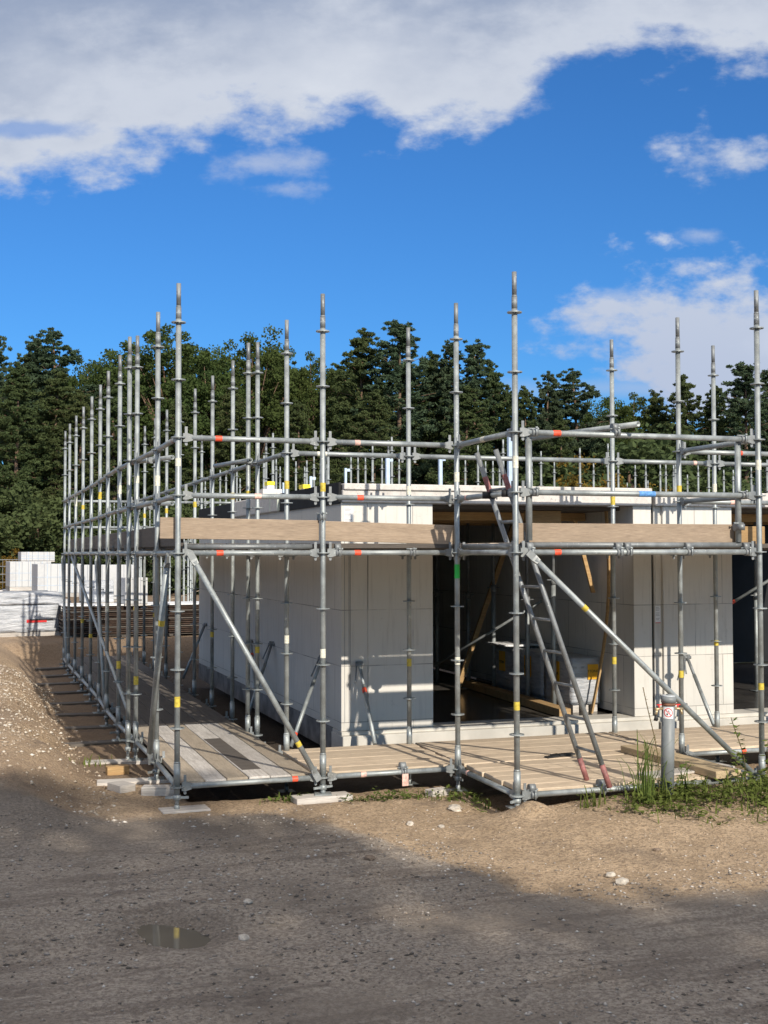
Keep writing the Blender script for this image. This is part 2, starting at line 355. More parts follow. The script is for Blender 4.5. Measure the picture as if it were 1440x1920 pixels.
# ------------------------------------------------------------------ ground
def sst(a, b, x):
    t = np.clip((x-a)/(b-a), 0, 1); return t*t*(3-2*t)
def vnoise(x, y, f, seed):
    rs = np.random.RandomState(seed); G = rs.rand(64, 64)
    X = x*f; Y = y*f; i = np.floor(X).astype(int); j = np.floor(Y).astype(int); fx = X-i; fy = Y-j; fx = fx*fx*(3-2*fx); fy = fy*fy*(3-2*fy)
    g = lambda a, b: G[a % 64, b % 64]
    return (g(i, j)*(1-fx)+g(i+1, j)*fx)*(1-fy)+(g(i, j+1)*(1-fx)+g(i+1, j+1)*fx)*fy-.5
def gz(x, y):
    x = np.asarray(x, float); y = np.asarray(y, float)
    h = np.zeros_like(x+y)
    wob = vnoise(x, y, 1.1, 3)*.35
    bank = (1-sst(-1.35, -.55, x+wob))*sst(-1.6, 2.2, y)*.42
    back = sst(14.1, 15.1, y+wob)*.42
    h = np.maximum(bank, back)
    porch = .12*sst(1.9, 2.7, x)*sst(-3.2, -1.7, y)*(1-sst(-1.35, -.9, y))
    h = h+porch + .10*np.exp(-(((x-2.62)/.16)**2+((y+1.50)/.13)**2)) + .05*np.exp(-(((x-4.6)/.5)**2+((y+1.8)/.3)**2))
    h = h-.16*sst(.12, .3, x)*(1-sst(7.0, 8.0, x))*sst(.30, .55, y)*(1-sst(13.0, 13.6, y))-.14*sst(2.6, 2.8, x)*(1-sst(4.7, 4.9, x))*sst(-1.2, -1.0, y)*(1-sst(.3, .55, y))
    near = sst(-60, -5, y)*(1-sst(6, 60, y))
    h = h+near*(vnoise(x, y, .8, 1)*.05*(1-sst(-1.2, -.2, y)*(1-sst(-.2, 1, y))) + vnoise(x, y, 3.5, 2)*.022 + vnoise(x, y, 11, 4)*.012 + vnoise(x, y, 28, 5)*.007)
    # wheel ruts and the puddle hollow
    h = h-.035*np.exp(-((y+3.35-.12*x)/.22)**2)*(1-sst(1.5, 3.5, x))
    px = (x+.54)+.35*(y+3.3); h = h-(.058+.05*vnoise(x, y, 6, 31))*np.exp(-((px/.20)**2+((y+3.16)/.36)**2)**1.5)+.022*np.exp(-(((x+1.0)/.25)**2+((y+3.6)/.2)**2))
    return h
xs = np.unique(np.concatenate([np.linspace(-400, -12, 26), np.linspace(-12, -3.2, 45), np.arange(-3.2, 8, .04), np.linspace(8, 20, 50), np.linspace(20, 400, 26)]))
ys = np.unique(np.concatenate([np.linspace(-400, -14, 24), np.linspace(-14, -6.5, 40), np.arange(-6.5, 2.2, .035), np.arange(2.2, 17, .09), np.linspace(17, 60, 60), np.linspace(60, 600, 20)]))
GX, GY = np.meshgrid(xs, ys); GZ = gz(GX, GY)
nx, ny = len(xs), len(ys)
me = bpy.data.meshes.new('ground')
idx = np.arange(nx*ny).reshape(ny, nx)
fa = np.stack([idx[:-1, :-1], idx[:-1, 1:], idx[1:, 1:], idx[1:, :-1]], -1).reshape(-1, 4)
def np_mesh(me, V, Fc):
    me.vertices.add(len(V)); me.vertices.foreach_set('co', np.asarray(V, np.float32).ravel())
    k = Fc.shape[1]; me.loops.add(Fc.size); me.loops.foreach_set('vertex_index', Fc.ravel().astype(np.int32))
    me.polygons.add(len(Fc)); me.polygons.foreach_set('loop_start', np.arange(0, Fc.size, k, dtype=np.int32)); me.polygons.foreach_set('loop_total', np.full(len(Fc), k, np.int32))
    me.update(calc_edges=True)
np_mesh(me, np.stack([GX, GY, GZ], -1).reshape(-1, 3), fa); me.polygons.foreach_set('use_smooth', np.ones(len(fa), bool))
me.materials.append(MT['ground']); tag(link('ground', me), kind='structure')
# puddle water
m, T, b = mat('puddle_water', .03); b.inputs['Base Color'].default_value = (.15, .135, .11, 1); b.inputs['IOR'].default_value = 1.33; b.inputs['Specular IOR Level'].default_value = .7
MT['water'] = m
mb = MB(); c = mb.bm.verts.new((-.54, -3.28, -.052)); rg = [mb.bm.verts.new((-.54+.6*math.cos(a), -3.28+.6*math.sin(a), -.052)) for a in [2*math.pi*k/32 for k in range(32)]]
for k in range(32): mb.bm.faces.new((c, rg[k], rg[(k+1) % 32]))
tag(mb.build('puddle_water', 'water'), kind='structure')

def gh(x, y): return float(gz(np.array([x]), np.array([y]))[0])
# pebbles, uncountable
def pebbles(name, n, sampler, label, m, smin, smax, seed):
    rs = np.random.RandomState(seed)
    base = np.array([(1, 0, 0), (-1, 0, 0), (0, 1, 0), (0, -1, 0), (0, 0, 1), (0, 0, -1)], float)
    tri = np.array([(0, 2, 4), (2, 1, 4), (1, 3, 4), (3, 0, 4), (2, 0, 5), (1, 2, 5), (3, 1, 5), (0, 3, 5)])
    P = sampler(rs, n); S = smin*(smax/smin)**(rs.rand(len(P))**2.2)
    z = gz(P[:, 0], P[:, 1])
    a = rs.rand(len(P))*6.28
    V = base[None]*(.6+.8*rs.rand(len(P), 6, 1))*S[:, None, None]*np.array([1.2, .85, .55])
    x = V[..., 0]*np.cos(a)[:, None]-V[..., 1]*np.sin(a)[:, None]; y = V[..., 0]*np.sin(a)[:, None]+V[..., 1]*np.cos(a)[:, None]
    V = np.stack([x+P[:, 0:1], y+P[:, 1:2], V[..., 2]+z[:, None]+(S*.15)[:, None]], -1).reshape(-1, 3)
    Fc = (tri[None]+(np.arange(len(P))*6)[:, None, None]).reshape(-1, 3)
    me = bpy.data.meshes.new(name); np_mesh(me, V, Fc); me.materials.append(m)
    return tag(link(name, me), label, 'gravel', kind='stuff')
def pebmat(name, a, b_, c_):
    m, T, b = mat(name, .85); g = T.n('ShaderNodeNewGeometry')
    r_ = g.outputs['Random Per Island']
    cc = T.mix(T.ss(r_, .0, .6), a, b_); cc = T.mix(T.ss(r_, .75, .95), cc, c_); T.nt.links.new(cc, b.inputs['Base Color']); return m
def s_bank(rs, n):
    y = -.9+12*rs.rand(n)**1.15; x = -.38-1.7*rs.rand(n)-.25*rs.rand(n); k = (vnoise(x, y, 1.3, 9)+rs.rand(n)*.8 > .12) & (y > -.30+.95*np.clip((-.5-x)/.8, 0, 1)+vnoise(x, y, 3, 12)*.3); return np.stack([x, y], -1)[k]
def s_road(rs, n):
    y = -6.2+6.0*rs.rand(n); x = -2.5+8*rs.rand(n); k = (vnoise(x, y, 1.7, 11)+rs.rand(n)*.45 > .12) & (y < -.25-3.3*np.clip((x-.6)/1.6, 0, 1)+rs.rand(n)*.9); return np.stack([x, y], -1)[k]
def s_sand(rs, n):
    y = -3.6+3.6*rs.rand(n); x = .8+5.5*rs.rand(n); return np.stack([x, y], -1)
pebbles('gravel', 13000, s_bank, 'pale stones and shingle strewn over the sandy bank at the left', pebmat('bank_pebble', (.26, .19, .13), (.46, .38, .29), (.66, .62, .55)), .005, .030, 1)
pebbles('gravel', 26000, s_road, 'small dark and grey grit on the road in the foreground', pebmat('road_pebble', (.10, .085, .07), (.30, .26, .22), (.54, .50, .45)), .004, .018, 2)
pebbles('gravel', 3500, s_sand, 'fine crumbs and chips on the sunlit sand in front of the porch', pebmat('sand_pebble', (.26, .19, .13), (.42, .33, .24), (.60, .56, .50)), .004, .013, 3)
def stone(x, y, s, label, m='stone', seed=0):
    r_ = random.Random(seed); bm = bmesh.new(); bmesh.ops.create_icosphere(bm, subdivisions=2, radius=s)
    for v_ in bm.verts:
        k = 1+.35*(r_.random()-.5); v_.co = Vector((v_.co.x*1.3*k, v_.co.y*k, v_.co.z*.65*k))
    mb = MB(); mb.bm.free(); mb.bm = bm
    o = mb.build('stone', m, None, (x, y, gh(x, y)+s*.35), (0, 0, r_.random()*6)); return tag(o, label, 'stone')
stone(1.68, -1.22, .030, 'pale rounded stone on the sand below the front deck', seed=1)
stone(1.90, -1.35, .024, 'smaller pale stone right of the rounded one below the front deck', seed=2)
stone(2.47, -3.06, .034, 'white angular stone on the sunlit sand, farther of the two together', seed=3)
stone(2.42, -3.31, .040, 'grey white chunk of stone on the sunlit sand, nearer of the two together', seed=4)
stone(2.26, -.75, .05, 'flat pale slab of stone in front of the step standard', seed=5)
stone(-.175, -3.54, .032, 'bluish grey flat pebble right of the puddle', seed=6)
stone(-.02, -2.95, .028, 'pale stone among chips beyond the right end of the puddle', seed=7)
stone(1.02, -2.2, .034, 'brown angular stone in the shaded road', 'clay', seed=8)
stone(3.05, -2.7, .022, 'dark brown lump standing on the sunlit sand', 'clay', seed=9)

# ------------------------------------------------------------------ scaffold kit
TR = .0242
def rosette_mesh():
    bm = bmesh.new(); seg = 32; t = .0045
    radii = [.0245, .034, .053, .062]
    def rr(k, i): return radii[i]*(1.0 if i < 3 else (1.0 if k % 8 in (2, 3, 4, 5, 6, 7, 1) else .95))
    for s_ in range(seg):
        a0 = 2*math.pi*s_/seg; a1 = 2*math.pi*(s_+1)/seg
        for i in range(3):
            if i == 1 and s_ % 4 in (1, 2): continue
            for z, fl in ((t, False), (-t, True)):
                q = [Vector((radii[i]*math.cos(a0), radii[i]*math.sin(a0), z)), Vector((radii[i+1]*math.cos(a0), radii[i+1]*math.sin(a0), z)), Vector((radii[i+1]*math.cos(a1), radii[i+1]*math.sin(a1), z)), Vector((radii[i]*math.cos(a1), radii[i]*math.sin(a1), z))]
                if fl: q.reverse()
                bm.faces.new([bm.verts.new(p) for p in q])
        for ra in (radii[3], radii[2], radii[1]):
            if ra != radii[3] and s_ % 4 not in (1, 2): continue
            bm.faces.new([bm.verts.new(Vector((ra*math.cos(a), ra*math.sin(a), z))) for a, z in ((a0, -t), (a1, -t), (a1, t), (a0, t))])
    bmesh.ops.remove_doubles(bm, verts=bm.verts, dist=1e-5)
    me = bpy.data.meshes.new('rosette'); bm.to_mesh(me); bm.free(); me.materials.append(MT['galv']); return me
ROS = rosette_mesh()
_c = {}
def cached(key, fn):
    if key not in _c: _c[key] = fn()
    return _c[key]
def spigot_mesh(): return MB().cyl((0, 0, 0), (0, 0, .10), TR*1.02, TR*.98).cyl((0, 0, .10), (0, 0, .115), TR*.98, .0205).cyl((0, 0, .115), (0, 0, .31), .0203, .0203).mesh('spigot', 'galv_dark')
def tube_mesh(L): return MB().cyl((0, 0, 0), (0, 0, L), TR).mesh('tube', 'galv')
def collar_mesh(): return MB().cyl((0, 0, 0), (0, 0, .17), .030, .029).cyl((0, 0, .17), (0, 0, .185), .029, TR).mesh('collar', 'galv')
def jack_mesh(L):
    mb = MB().cyl((0, 0, .008), (0, 0, L), .018)
    return mb.mesh('jack_screw', 'galv_dark')
def nut_mesh():
    mb = MB().cyl((0, 0, -.02), (0, 0, .02), .033, seg=8)
    mb.box((.02, -.008, -.01), (.10, .008, .01)).box((-.10, -.008, -.01), (-.02, .008, .01)); return mb.mesh('wing_nut', 'galv')
def plate_mesh(): return MB().box((-.075, -.075, 0), (.075, .075, .008)).cyl((0, 0, .008), (0, 0, .05), .024, .020).mesh('base_plate', 'galv')
def sticker_band(z, h, m, r=TR+.0012): return MB().cyl((0, 0, z), (0, 0, z+h), r, cap=False).mesh('sticker', m)
def standard(x, y, label, zb=None, top=4.2, stick=None, lean=(0, 0), group=None, colr=True, levels=None, mirror=False, name='scaffold_standard', z0=.2):
    zb = gh(x, y)-.004 if zb is None else zb
    rt = empty(name, (x, y, zb), label, 'scaffold standard', group, rz=(hash_(x, y)*6.28))
    rt.rotation_euler = (lean[0], lean[1], hash_(x, y)*.6-.3)
    L = top+.09-(z0-zb-.06)-zb
    link('tube', cached(('tube', round(L, 2)), lambda: tube_mesh(round(L, 2))), rt, (0, 0, z0-zb-.06))
    link('spigot', cached('sp', spigot_mesh), rt, (0, 0, top+.03-zb))
    k = 0
    while z0+.5*k <= top+.01:
        link('rosette', ROS, rt, (0, 0, z0+.5*k-zb)); k += 1
    if colr: link('collar', cached('co', collar_mesh), rt, (0, 0, z0+.03-zb))
    if z0-zb > .08:
        link('jack_screw', cached(('j', round(z0-zb, 2)), lambda: jack_mesh(round(z0-zb, 2))), rt, (0, 0, 0))
        nt = link('wing_nut', cached('nut', nut_mesh), rt, (0, 0, max(.06, z0-zb-.09))); nt.rotation_euler = (0, 0, hash_(y, x)*3)
    link('base_plate', cached('pl', plate_mesh), rt, (0, 0, 0))
    for (sz, sh, sm) in (stick or []):
        link('sticker', sticker_band(sz-zb, sh, sm), rt)
    return rt
def hash_(a, b): return (math.sin(a*12.9898+b*78.233)*43758.5453) % 1.0
def head_mesh():
    mb = MB(); bm = mb.bm
    # wedge head: taper from the tube to the jaw that grips the rosette (local +X points to the standard)
    pts0 = [(0, -.02, -.024), (0, .02, -.024), (0, .02, .024), (0, -.02, .024)]
    pts1 = [(.055, -.017, -.040), (.055, .017, -.040), (.055, .017, .040), (.055, -.017, .040)]
    pts2 = [(.085, -.013, -.036), (.085, .013, -.036), (.085, .013, .036), (.085, -.013, .036)]
    R_ = [[bm.verts.new(p) for p in P] for P in (pts0, pts1, pts2)]
    for A, B in zip(R_, R_[1:]):
        for k in range(4): bm.faces.new((A[k], A[(k+1) % 4], B[(k+1) % 4], B[k]))
    bm.faces.new(R_[0][::-1]); bm.faces.new(R_[-1]); return mb.mesh('ledger_head', 'galv_mid')
def wedge_mesh():
    return MB().box((-.011, -.003, -.075), (.013, .003, .085)).cyl((0, -.004, -.07), (0, .004, -.07), .012, seg=8).mesh('wedge', 'galv_dark')
def ledger(a, b, z, label, tapes=(), m='galv', heads=True, group=None, z2=None):
    """ledger between standards at a and b (xy), its origin at the first one"""
    A = Vector((a[0], a[1], z)); B = Vector((b[0], b[1], z if z2 is None else z2)); d = B-A; L = d.length
    rt = empty('scaffold_ledger', A, label, 'scaffold ledger', group)
    q = d.normalized().to_track_quat('X', 'Z'); rt.rotation_mode = 'QUATERNION'; rt.rotation_quaternion = q
    s = .095 if heads else 0
    MB().cyl((s+.02, 0, 0), (L-s-.02, 0, 0), TR, bore=.004 if not heads else 0).build('tube', m, rt)
    if heads:
        for x, r_ in ((s+.03, math.pi), (L-s-.03, 0)):
            h = link('ledger_head', cached('lh', head_mesh), rt, (x, 0, 0), (0, 0, r_))
            w = link('wedge', cached('wd', wedge_mesh), h, (.055, 0, .012))
    for f, ln, mm in tapes:
        MB().cyl((L*f-ln/2, 0, 0), (L*f+ln/2, 0, 0), TR+.0014, cap=False).build('tape_band', mm, rt)
    return rt
def coupler(x, y, z, label, axis='X', rz=0.0, m='galv_dark', vertical=True):
    """right angle coupler: ring on a level tube (local X), ring on the crossing tube behind it"""
    rt = empty('scaffold_coupler', (x, y, z), label, 'scaffold coupler', 'couplers clamped on the scaffold tubes', rz)
    MB().cyl((-.028, 0, 0), (.028, 0, 0), .034, bore=.008).build('clamp_ring', m, rt)
    if vertical: MB().cyl((0, .056, -.028), (0, .056, .028), .034, bore=.008).build('clamp_ring', m, rt)
    else: MB().cyl((-.028, .03, .05), (.028, .03, .05), .034, bore=.008).build('clamp_ring', m, rt)
    MB().cyl((0, -.045, -.035), (0, -.045, .045), .006, seg=8).cyl((0, -.045, .03), (0, -.045, .045), .012, seg=6).cyl((-.05, .02, .035), (.05, .02, .035), .006, seg=8).cyl((.035, .02, .035), (.05, .02, .035), .011, seg=6).build('bolt', 'galv', rt)
    return rt
def brace(a, b, label, m='galv', r=TR, sticker=None, flat=True, name='scaffold_brace', cat='scaffold brace'):
    A = Vector(a); B = Vector(b); d = B-A; L = d.length
    rt = empty(name, A, label, cat); rt.rotation_mode = 'QUATERNION'; rt.rotation_quaternion = d.normalized().to_track_quat('X', 'Z')
    MB().cyl((.07, 0, 0), (L-.07, 0, 0), r).build('tube', m, rt)
    if flat:
        for x0, sg in ((0, 1), (L, -1)):
            mb = MB(); bm = mb.bm
            P = [[(x0+sg*x, w*sy, h*sz) for sy, sz in ((-1, -1), (1, -1), (1, 1), (-1, 1))] for x, w, h in ((.10, r*.95, r*.95), (.05, r*.4, r*1.25), (-.02, r*.35, r*1.2))]
            R_ = [[bm.verts.new(p) for p in q] for q in P]
            for U_, V_ in zip(R_, R_[1:]):
                for k in range(4): bm.faces.new((U_[k], U_[(k+1) % 4], V_[(k+1) % 4], V_[k]))
            bm.faces.new(R_[0]); bm.faces.new(R_[-1]); mb.build('brace_end', 'galv_mid', rt)
    if sticker:
        MB().cyl((L*sticker[0], 0, 0), (L*sticker[0]+sticker[1], 0, 0), r+.0012, cap=False).build('sticker', sticker[2], rt)
    return rt
def plank(a, b, w, t, m, label, name='scaffold_plank', cat='plank', group=None, bands=True, up=None):
    """a,b: centre line of the top face"""
    A = Vector(a); B = Vector(b); d = B-A; L = d.length
    me = MB().box((0, -w/2, -t), (L, w/2, 0), .004).mesh('plank', m)
    if up is None: q = d.normalized().to_track_quat('X', 'Z')
    else:
        xx = d.normalized(); zz = Vector(up).normalized(); yy = zz.cross(xx); q = Matrix((xx, yy, zz)).transposed().to_quaternion()
    o = link(name, me); o.location = A; o.rotation_mode = 'QUATERNION'; o.rotation_quaternion = q
    tag(o, label, cat, group)
    return o
ORD = ['first', 'second', 'third', 'fourth', 'fifth', 'sixth', 'seventh', 'eighth', 'ninth', 'tenth', 'eleventh', 'twelfth', 'thirteenth', 'fourteenth']

# --- standards (grid of the scaffold: front row y=0, porch y=-1.3, inner row y=1.34)
ys_, ps_ = 'yellow', 'pale_sticker'
S = {}
S['c0'] = (0, 0); S['c1'] = (1.305, .027); S['c2'] = (2.605, .034); S['p0'] = (2.588, -1.305); S['p1'] = (4.955, -1.315)
S['i1'] = (1.297, 1.33); S['i2'] = (2.60, 1.347); S['i4'] = (4.972, 1.33); S['c4'] = (4.973, .004); S['i5'] = (6.262, 1.32); S['c5'] = (6.262, .01)
S['c6'] = (7.55, .01); S['i6'] = (7.55, 1.33)
LY = [0, 1.325, 2.69, 4.05, 5.379, 6.716, 8.052, 9.391, 10.733, 12.08, 13.44]
LX = [0, .012, -.014, -.045, -.044, -.014, -.01, -.02, -.028, -.035, -.02]
for k in range(1, 11): S['l%d' % k] = (LX[k], LY[k])
for k in range(2, 11): S['m%d' % k] = (1.305, LY[k])
standard(*S['c0'], 'left front corner standard of the scaffold, footed on a pale board at the road edge', stick=[(.88, .09, ys_), (2.95, .07, ps_)])
standard(*S['c1'], 'second front standard from the left, footed on a thick timber block', zb=.05, stick=[(1.26, .08, ps_), (2.75, .08, ys_)])
standard(*S['c2'], 'front standard at the inner corner of the porch with a green sticker', stick=[(1.16, .07, ps_), (1.96, .13, 'green'), (2.86, .09, ps_)])
standard(*S['p0'], 'tallest looking standard, at the left front corner of the porch beside the ladder', stick=[(.90, .07, ys_), (2.9, .10, ps_)], zb=.1)
standard(*S['p1'], 'right front corner standard of the porch where the long brace ends in weeds', stick=[(.98, .06, ys_), (2.93, .09, ps_)], zb=.08)
standard(*S['i1'], 'inner row standard at the house corner, in front of the dark wall', stick=[(1.30, .08, ps_), (2.84, .08, ys_)])
standard(*S['i2'], 'standard in front of the white wall left of the doorway', stick=[(1.03, .08, ys_), (2.8, .09, ps_)])
standard(*S['i4'], 'standard in front of the right side of the doorway by the packs', stick=[(.98, .08, ys_), (2.72, .09, ys_)])
standard(*S['c4'], 'standard standing on the deck behind the grey pipe', stick=[(.96, .07, ys_), (2.76, .1, ys_)])
standard(*S['i5'], 'standard in front of the white pillar beside its leaning prop', stick=[(1.15, .06, ys_), (2.88, .09, ps_)])
standard(*S['c5'], 'front row standard just beyond the right edge, right of the porch')
standard(*S['i6'], 'inner row standard beyond the right edge, past the pillar')
for k in range(1, 11):
    if k == 10: lb = 'farthest standard at the back left corner of the scaffold, left outer row'
    else: lb = '%s standard of the left outer row, counted from the front corner' % ORD[k]
    st = {1: [(1.05, .12, ps_), (2.85, .10, ps_)], 2: [(.80, .09, ys_), (2.95, .08, ps_)], 3: [(.85, .09, ys_), (2.9, .1, ps_)], 4: [(1.45, .12, ps_)], 5: [(2.95, .1, ys_)], 6: [(.95, .06, ys_)], 7: [(1.1, .06, ys_), (2.9, .07, ys_)], 8: [(3.0, .2, ps_)]}.get(k)
    standard(*S['l%d' % k], lb, stick=st, zb=gh(*S['l%d' % k])+.03)
for k in range(2, 11):
    standard(*S['m%d' % k], '%s standard of the inner row along the dark side wall, counted from the house corner' % ORD[k-1], stick=[(2.85, .08, ys_)] if k % 2 else [(1.1, .07, ys_)], top=4.2)
standard(-.085, 2.78, 'doubled standard standing close beside the third one of the left outer row')
standard(1.215, 2.76, 'doubled standard standing close beside the second inner row one', stick=[(2.8, .09, ys_)])
for k, x in enumerate((2.6, 3.9, 5.2, 6.5)):
    standard(x, 13.44, '%s standard of the back row behind the house, counted from the left' % ORD[k], zb=.1)

# --- ledgers
rt_, pt_ = 'red_tape', 'pale_tape'
NM = {1: 'top guard rail', .5: 'middle guard rail', 0: 'deck level ledger', -2: 'bottom ledger'}
def led(a, b, lv, where, tapes=()):
    return ledger(S[a], S[b], 2.2+lv, '%s %s' % (NM[lv], where), tapes)
T1 = {1: [(.27, .06, rt_)], .5: [(.54, .06, pt_)], 0: [(.28, .06, rt_)], -2: [(.80, .05, rt_)]}
T2 = {1: [(.25, .05, pt_)], .5: [(.27, .06, rt_)], 0: [(.25, .06, rt_)], -2: [(.29, .05, pt_)]}
T3 = {1: [(.16, .07, rt_)], .5: [(.52, .16, 'blue_sticker')], 0: [(.16, .06, rt_)], -2: []}
for lv in (1, .5, 0, -2):
    led('c0', 'c1', lv, 'of the left front bay, starting at the corner standard', T1[lv])
    led('c1', 'c2', lv, 'of the second front bay, in front of the white wall', T2[lv])
    led('p0', 'p1', lv, 'along the front of the projecting porch', T3[lv])
    if lv != 0: led('c2', 'p0', lv, 'on the left side of the porch', [(.5, .09, ps_)] if lv == 1 else [(.2, .04, pt_)])
    led('c4', 'p1', lv, 'on the right side of the porch')
led('c2', 'p0', 0, 'on the left side of the porch, streaked with paint')
for lv in (1, .5, -2): led('c4', 'c5', lv, 'of the front row right of the porch', [(.5, .12, pt_)] if lv == .5 else [(.55, .05, rt_)])
led('c2', 'c4', 0, 'under the deck behind the porch')
led('i1', 'i2', 1, 'of the inner row between the house corner and the doorway', [(.28, .1, ps_)])
led('i2', 'i4', 1, 'of the inner row across the doorway')
led('i4', 'i5', 1, 'of the inner row in front of the pillar', [(.8, .04, pt_)])
led('i5', 'i6', 1, 'of the inner row right of the pillar')
for a, b, w in (('i1', 'i2', 'inner row left of the doorway'), ('i2', 'i4', 'inner row across the doorway'), ('i4', 'i5', 'inner row before the pillar'), ('i1', 'm2', 'inner side row nearest the house corner')): led(a, b, 0, 'of the '+w)
for k in range(0, 10):
    a = 'c0' if k == 0 else 'l%d' % k; b = 'l%d' % (k+1)
    for lv in (1, .5, 0, -2):
        led(a, b, lv, 'in the %s bay of the left outer row, counted from the front' % ORD[k], [(.2, .03, 'pinkred')] if lv in (1, .5) and k % 3 != 1 else [])
for k in range(1, 10):
    a = 'i1' if k == 1 else 'm%d' % k; b = 'm%d' % (k+1)
    led(a, b, 1, 'in the %s bay of the inner row along the side wall' % ORD[k-1])
for k in range(1, 11):
    a, b = 'l%d' % k, ('i1' if k == 1 else 'm%d' % k)
    for lv in (0, -2): led(a, b, lv, 'crossing under the left walkway at its %s pair of standards' % ORD[k])
led('c1', 'i1', 0, 'crossing under the deck at the second front standard')
led('c2', 'i2', 0, 'crossing under the deck at the inner porch corner')
S['b0'] = (-.02, 13.44); xs_ = [-.02, 1.305, 2.6, 3.9, 5.2, 6.5]
for k in range(5):
    for lv in (1, .5) if k else (1, .5):
        ledger((xs_[k], 13.44), (xs_[k+1], 13.44), 2.2+lv, '%s in the %s bay of the back row behind the house' % (NM[lv], ORD[k]), [(.55, .07, rt_)] if (k == 1 and lv == .5) else [])
# long tubes beside the ledgers
def tube(a, b, label, m='galv', r=TR, name='scaffold_tube'):
    A = Vector(a); d = Vector(b)-A
    o = MB().cyl((0, 0, 0), d, r, bore=.004).build(name, m, None, A); return tag(o, label, 'scaffold tube')
tube((2.66, -1.245, 2.262), (4.93, -1.255, 2.262), 'extra tube lying just behind the porch front ledger under the toe board', 'galv_dark')
tube((.06, .07, 2.255), (1.22, .095, 2.255), 'short dark tube under the plank ends of the left front bay', 'galv_dark')
tube((2.66, -1.2, 2.255), (2.66, .0, 2.255), 'short tube beside the painted porch side ledger', 'galv_dark')
tube((2.731, -1.262, 2.30), (2.731, -1.262, 3.16), 'upright gate tube hanging at the left of the porch front rails', r=.027)
tube((4.775, -1.262, 2.285), (4.78, -1.262, 3.17), 'upright gate tube hanging at the right of the porch front rails', r=.027)
tube((3.66, -1.46, 3.285), (3.23, -.2, 3.262), 'loose tube laid across the top porch rail with its open end to the front')
tube((.29, 2.2, 3.20), (-.0, 3.35, 3.22), 'upper of two short open tubes clamped by the third left standard')
tube((.29, 2.2, 2.72), (-.0, 3.35, 2.74), 'lower of two short open tubes clamped by the third left standard')
tube((1.12, 2.20, 3.19), (1.0, 3.6, 3.22), 'short open tube clamped at the doubled inner standard')
cps = [(2.76, -1.312, 3.2, True, 'on the top porch rail at the left gate tube'), (2.76, -1.312, 2.7, True, 'on the middle porch rail at the left gate tube'),
       (4.80, -1.315, 3.2, True, 'on the top porch rail at the right gate tube'), (4.80, -1.315, 2.7, True, 'on the middle porch rail at the right gate tube'),
       (3.55, -1.312, 2.2, False, 'on the porch deck ledger, left one of the close pair'), (3.64, -1.312, 2.2, False, 'on the porch deck ledger, right one of the close pair'),
       (4.24, -1.312, 2.2, False, 'on the porch deck ledger between the pair and the right end'), (4.83, -1.312, 2.2, False, 'on the porch deck ledger next to the right corner'),
       (2.72, -1.31, 2.2, False, 'on the porch deck ledger where the brace begins'), (1.45, .03, 2.2, False, 'on the deck ledger just right of the second front standard'),
       (2.16, .032, 2.2, True, 'on the deck ledger in front of the standard by the doorway'), (2.07, .032, .2, False, 'with a hanging tag on the bottom ledger before the white wall'),
       (3.37, -1.312, .2, False, 'on the bottom porch ledger below the ladder foot'), (2.73, -1.312, .2, False, 'on the bottom porch ledger beside the mound'),
       (3.53, -1.315, 3.22, False, 'clasping the loose tube on the top porch rail')]
for x, y, z, ve, w in cps:
    coupler(x, y, z, ('double coupler ' if ve else 'band clamp ')+w, vertical=ve)
for z in (3.2, 2.7):
    coupler(.13, 2.70, z, 'coupler gripping the %s short open tube by the third left standard' % ('upper' if z > 3 else 'lower'), rz=-1.2)
coupler(4.765, -1.262, 2.42, 'open swivel coupler hanging low on the right gate tube', vertical=True, rz=math.pi)
coupler(1.30, .03, 2.52, 'coupler round the second front standard above the toe board', vertical=True)
# braces
brace((.10, -.055, 2.19), (1.245, -.03, .20), 'shiny diagonal brace of the left front bay, from the corner down to the second standard', sticker=(.83, .05, ys_))
brace((2.68, -1.375, 2.19), (4.885, -1.375, .20), 'long diagonal brace across the porch front, ending in the weeds', sticker=(.22, .05, ys_))
brace((-.055, .22, 2.17), (-.065, 1.28, .22), 'weathered flat looking brace on the left side behind the corner standard', 'galv', r=.029, sticker=(.29, .06, ys_))
brace((-.06, 6.75, 2.17), (-.06, 5.45, .22), 'bluish brace leaning in the middle of the left outer row')
brace((-.06, 13.5, 2.17), (-.06, 12.2, .22), 'brace at the far end of the left outer row')
brace((-.05, 11.3, 2.15), (-.05, 2.95, .45), 'very long shallow brace crossing the left outer row', r=.022)
# push props leaning on the house walls
def wall_prop(foot, head, label, ring=None):
    A = Vector(foot); B = Vector(head); d = B-A; L = d.length; rt = empty('wall_prop', A, label, 'wall prop', 'push props leaning on the house walls')
    rt.rotation_mode = 'QUATERNION'; rt.rotation_quaternion = d.normalized().to_track_quat('X', 'Z')
    MB().cyl((0, 0, 0), (L*.72, 0, 0), .022).build('outer_tube', 'galv', rt)
    MB().cyl((L*.72, 0, 0), (L, 0, 0), .018).build('inner_tube', 'galv_dark' if not ring else 'galv', rt)
    MB().box((L-.03, -.04, -.012), (L+.02, .04, .012)).cyl((L-.02, -.045, 0), (L-.02, .045, 0), .018, seg=10).build('head_bracket', 'galv_dark', rt)
    MB().cyl((L-.02, .035, 0), (L-.24, .075, -.03), .009, seg=8).build('pin_lever', 'galv_dark', rt)
    if ring: MB().cyl((L*ring, 0, 0), (L*ring+.06, 0, 0), .026).build('red_collar', 'red_tape', rt)
wall_prop((2.245, 1.40, .24), (2.31, 2.14, 1.0), 'steel push prop with a red collar leaning on the white front wall', .62)
wall_prop((6.30, 1.44, .24), (6.40, 2.14, .96), 'grey push prop leaning on the white pillar')
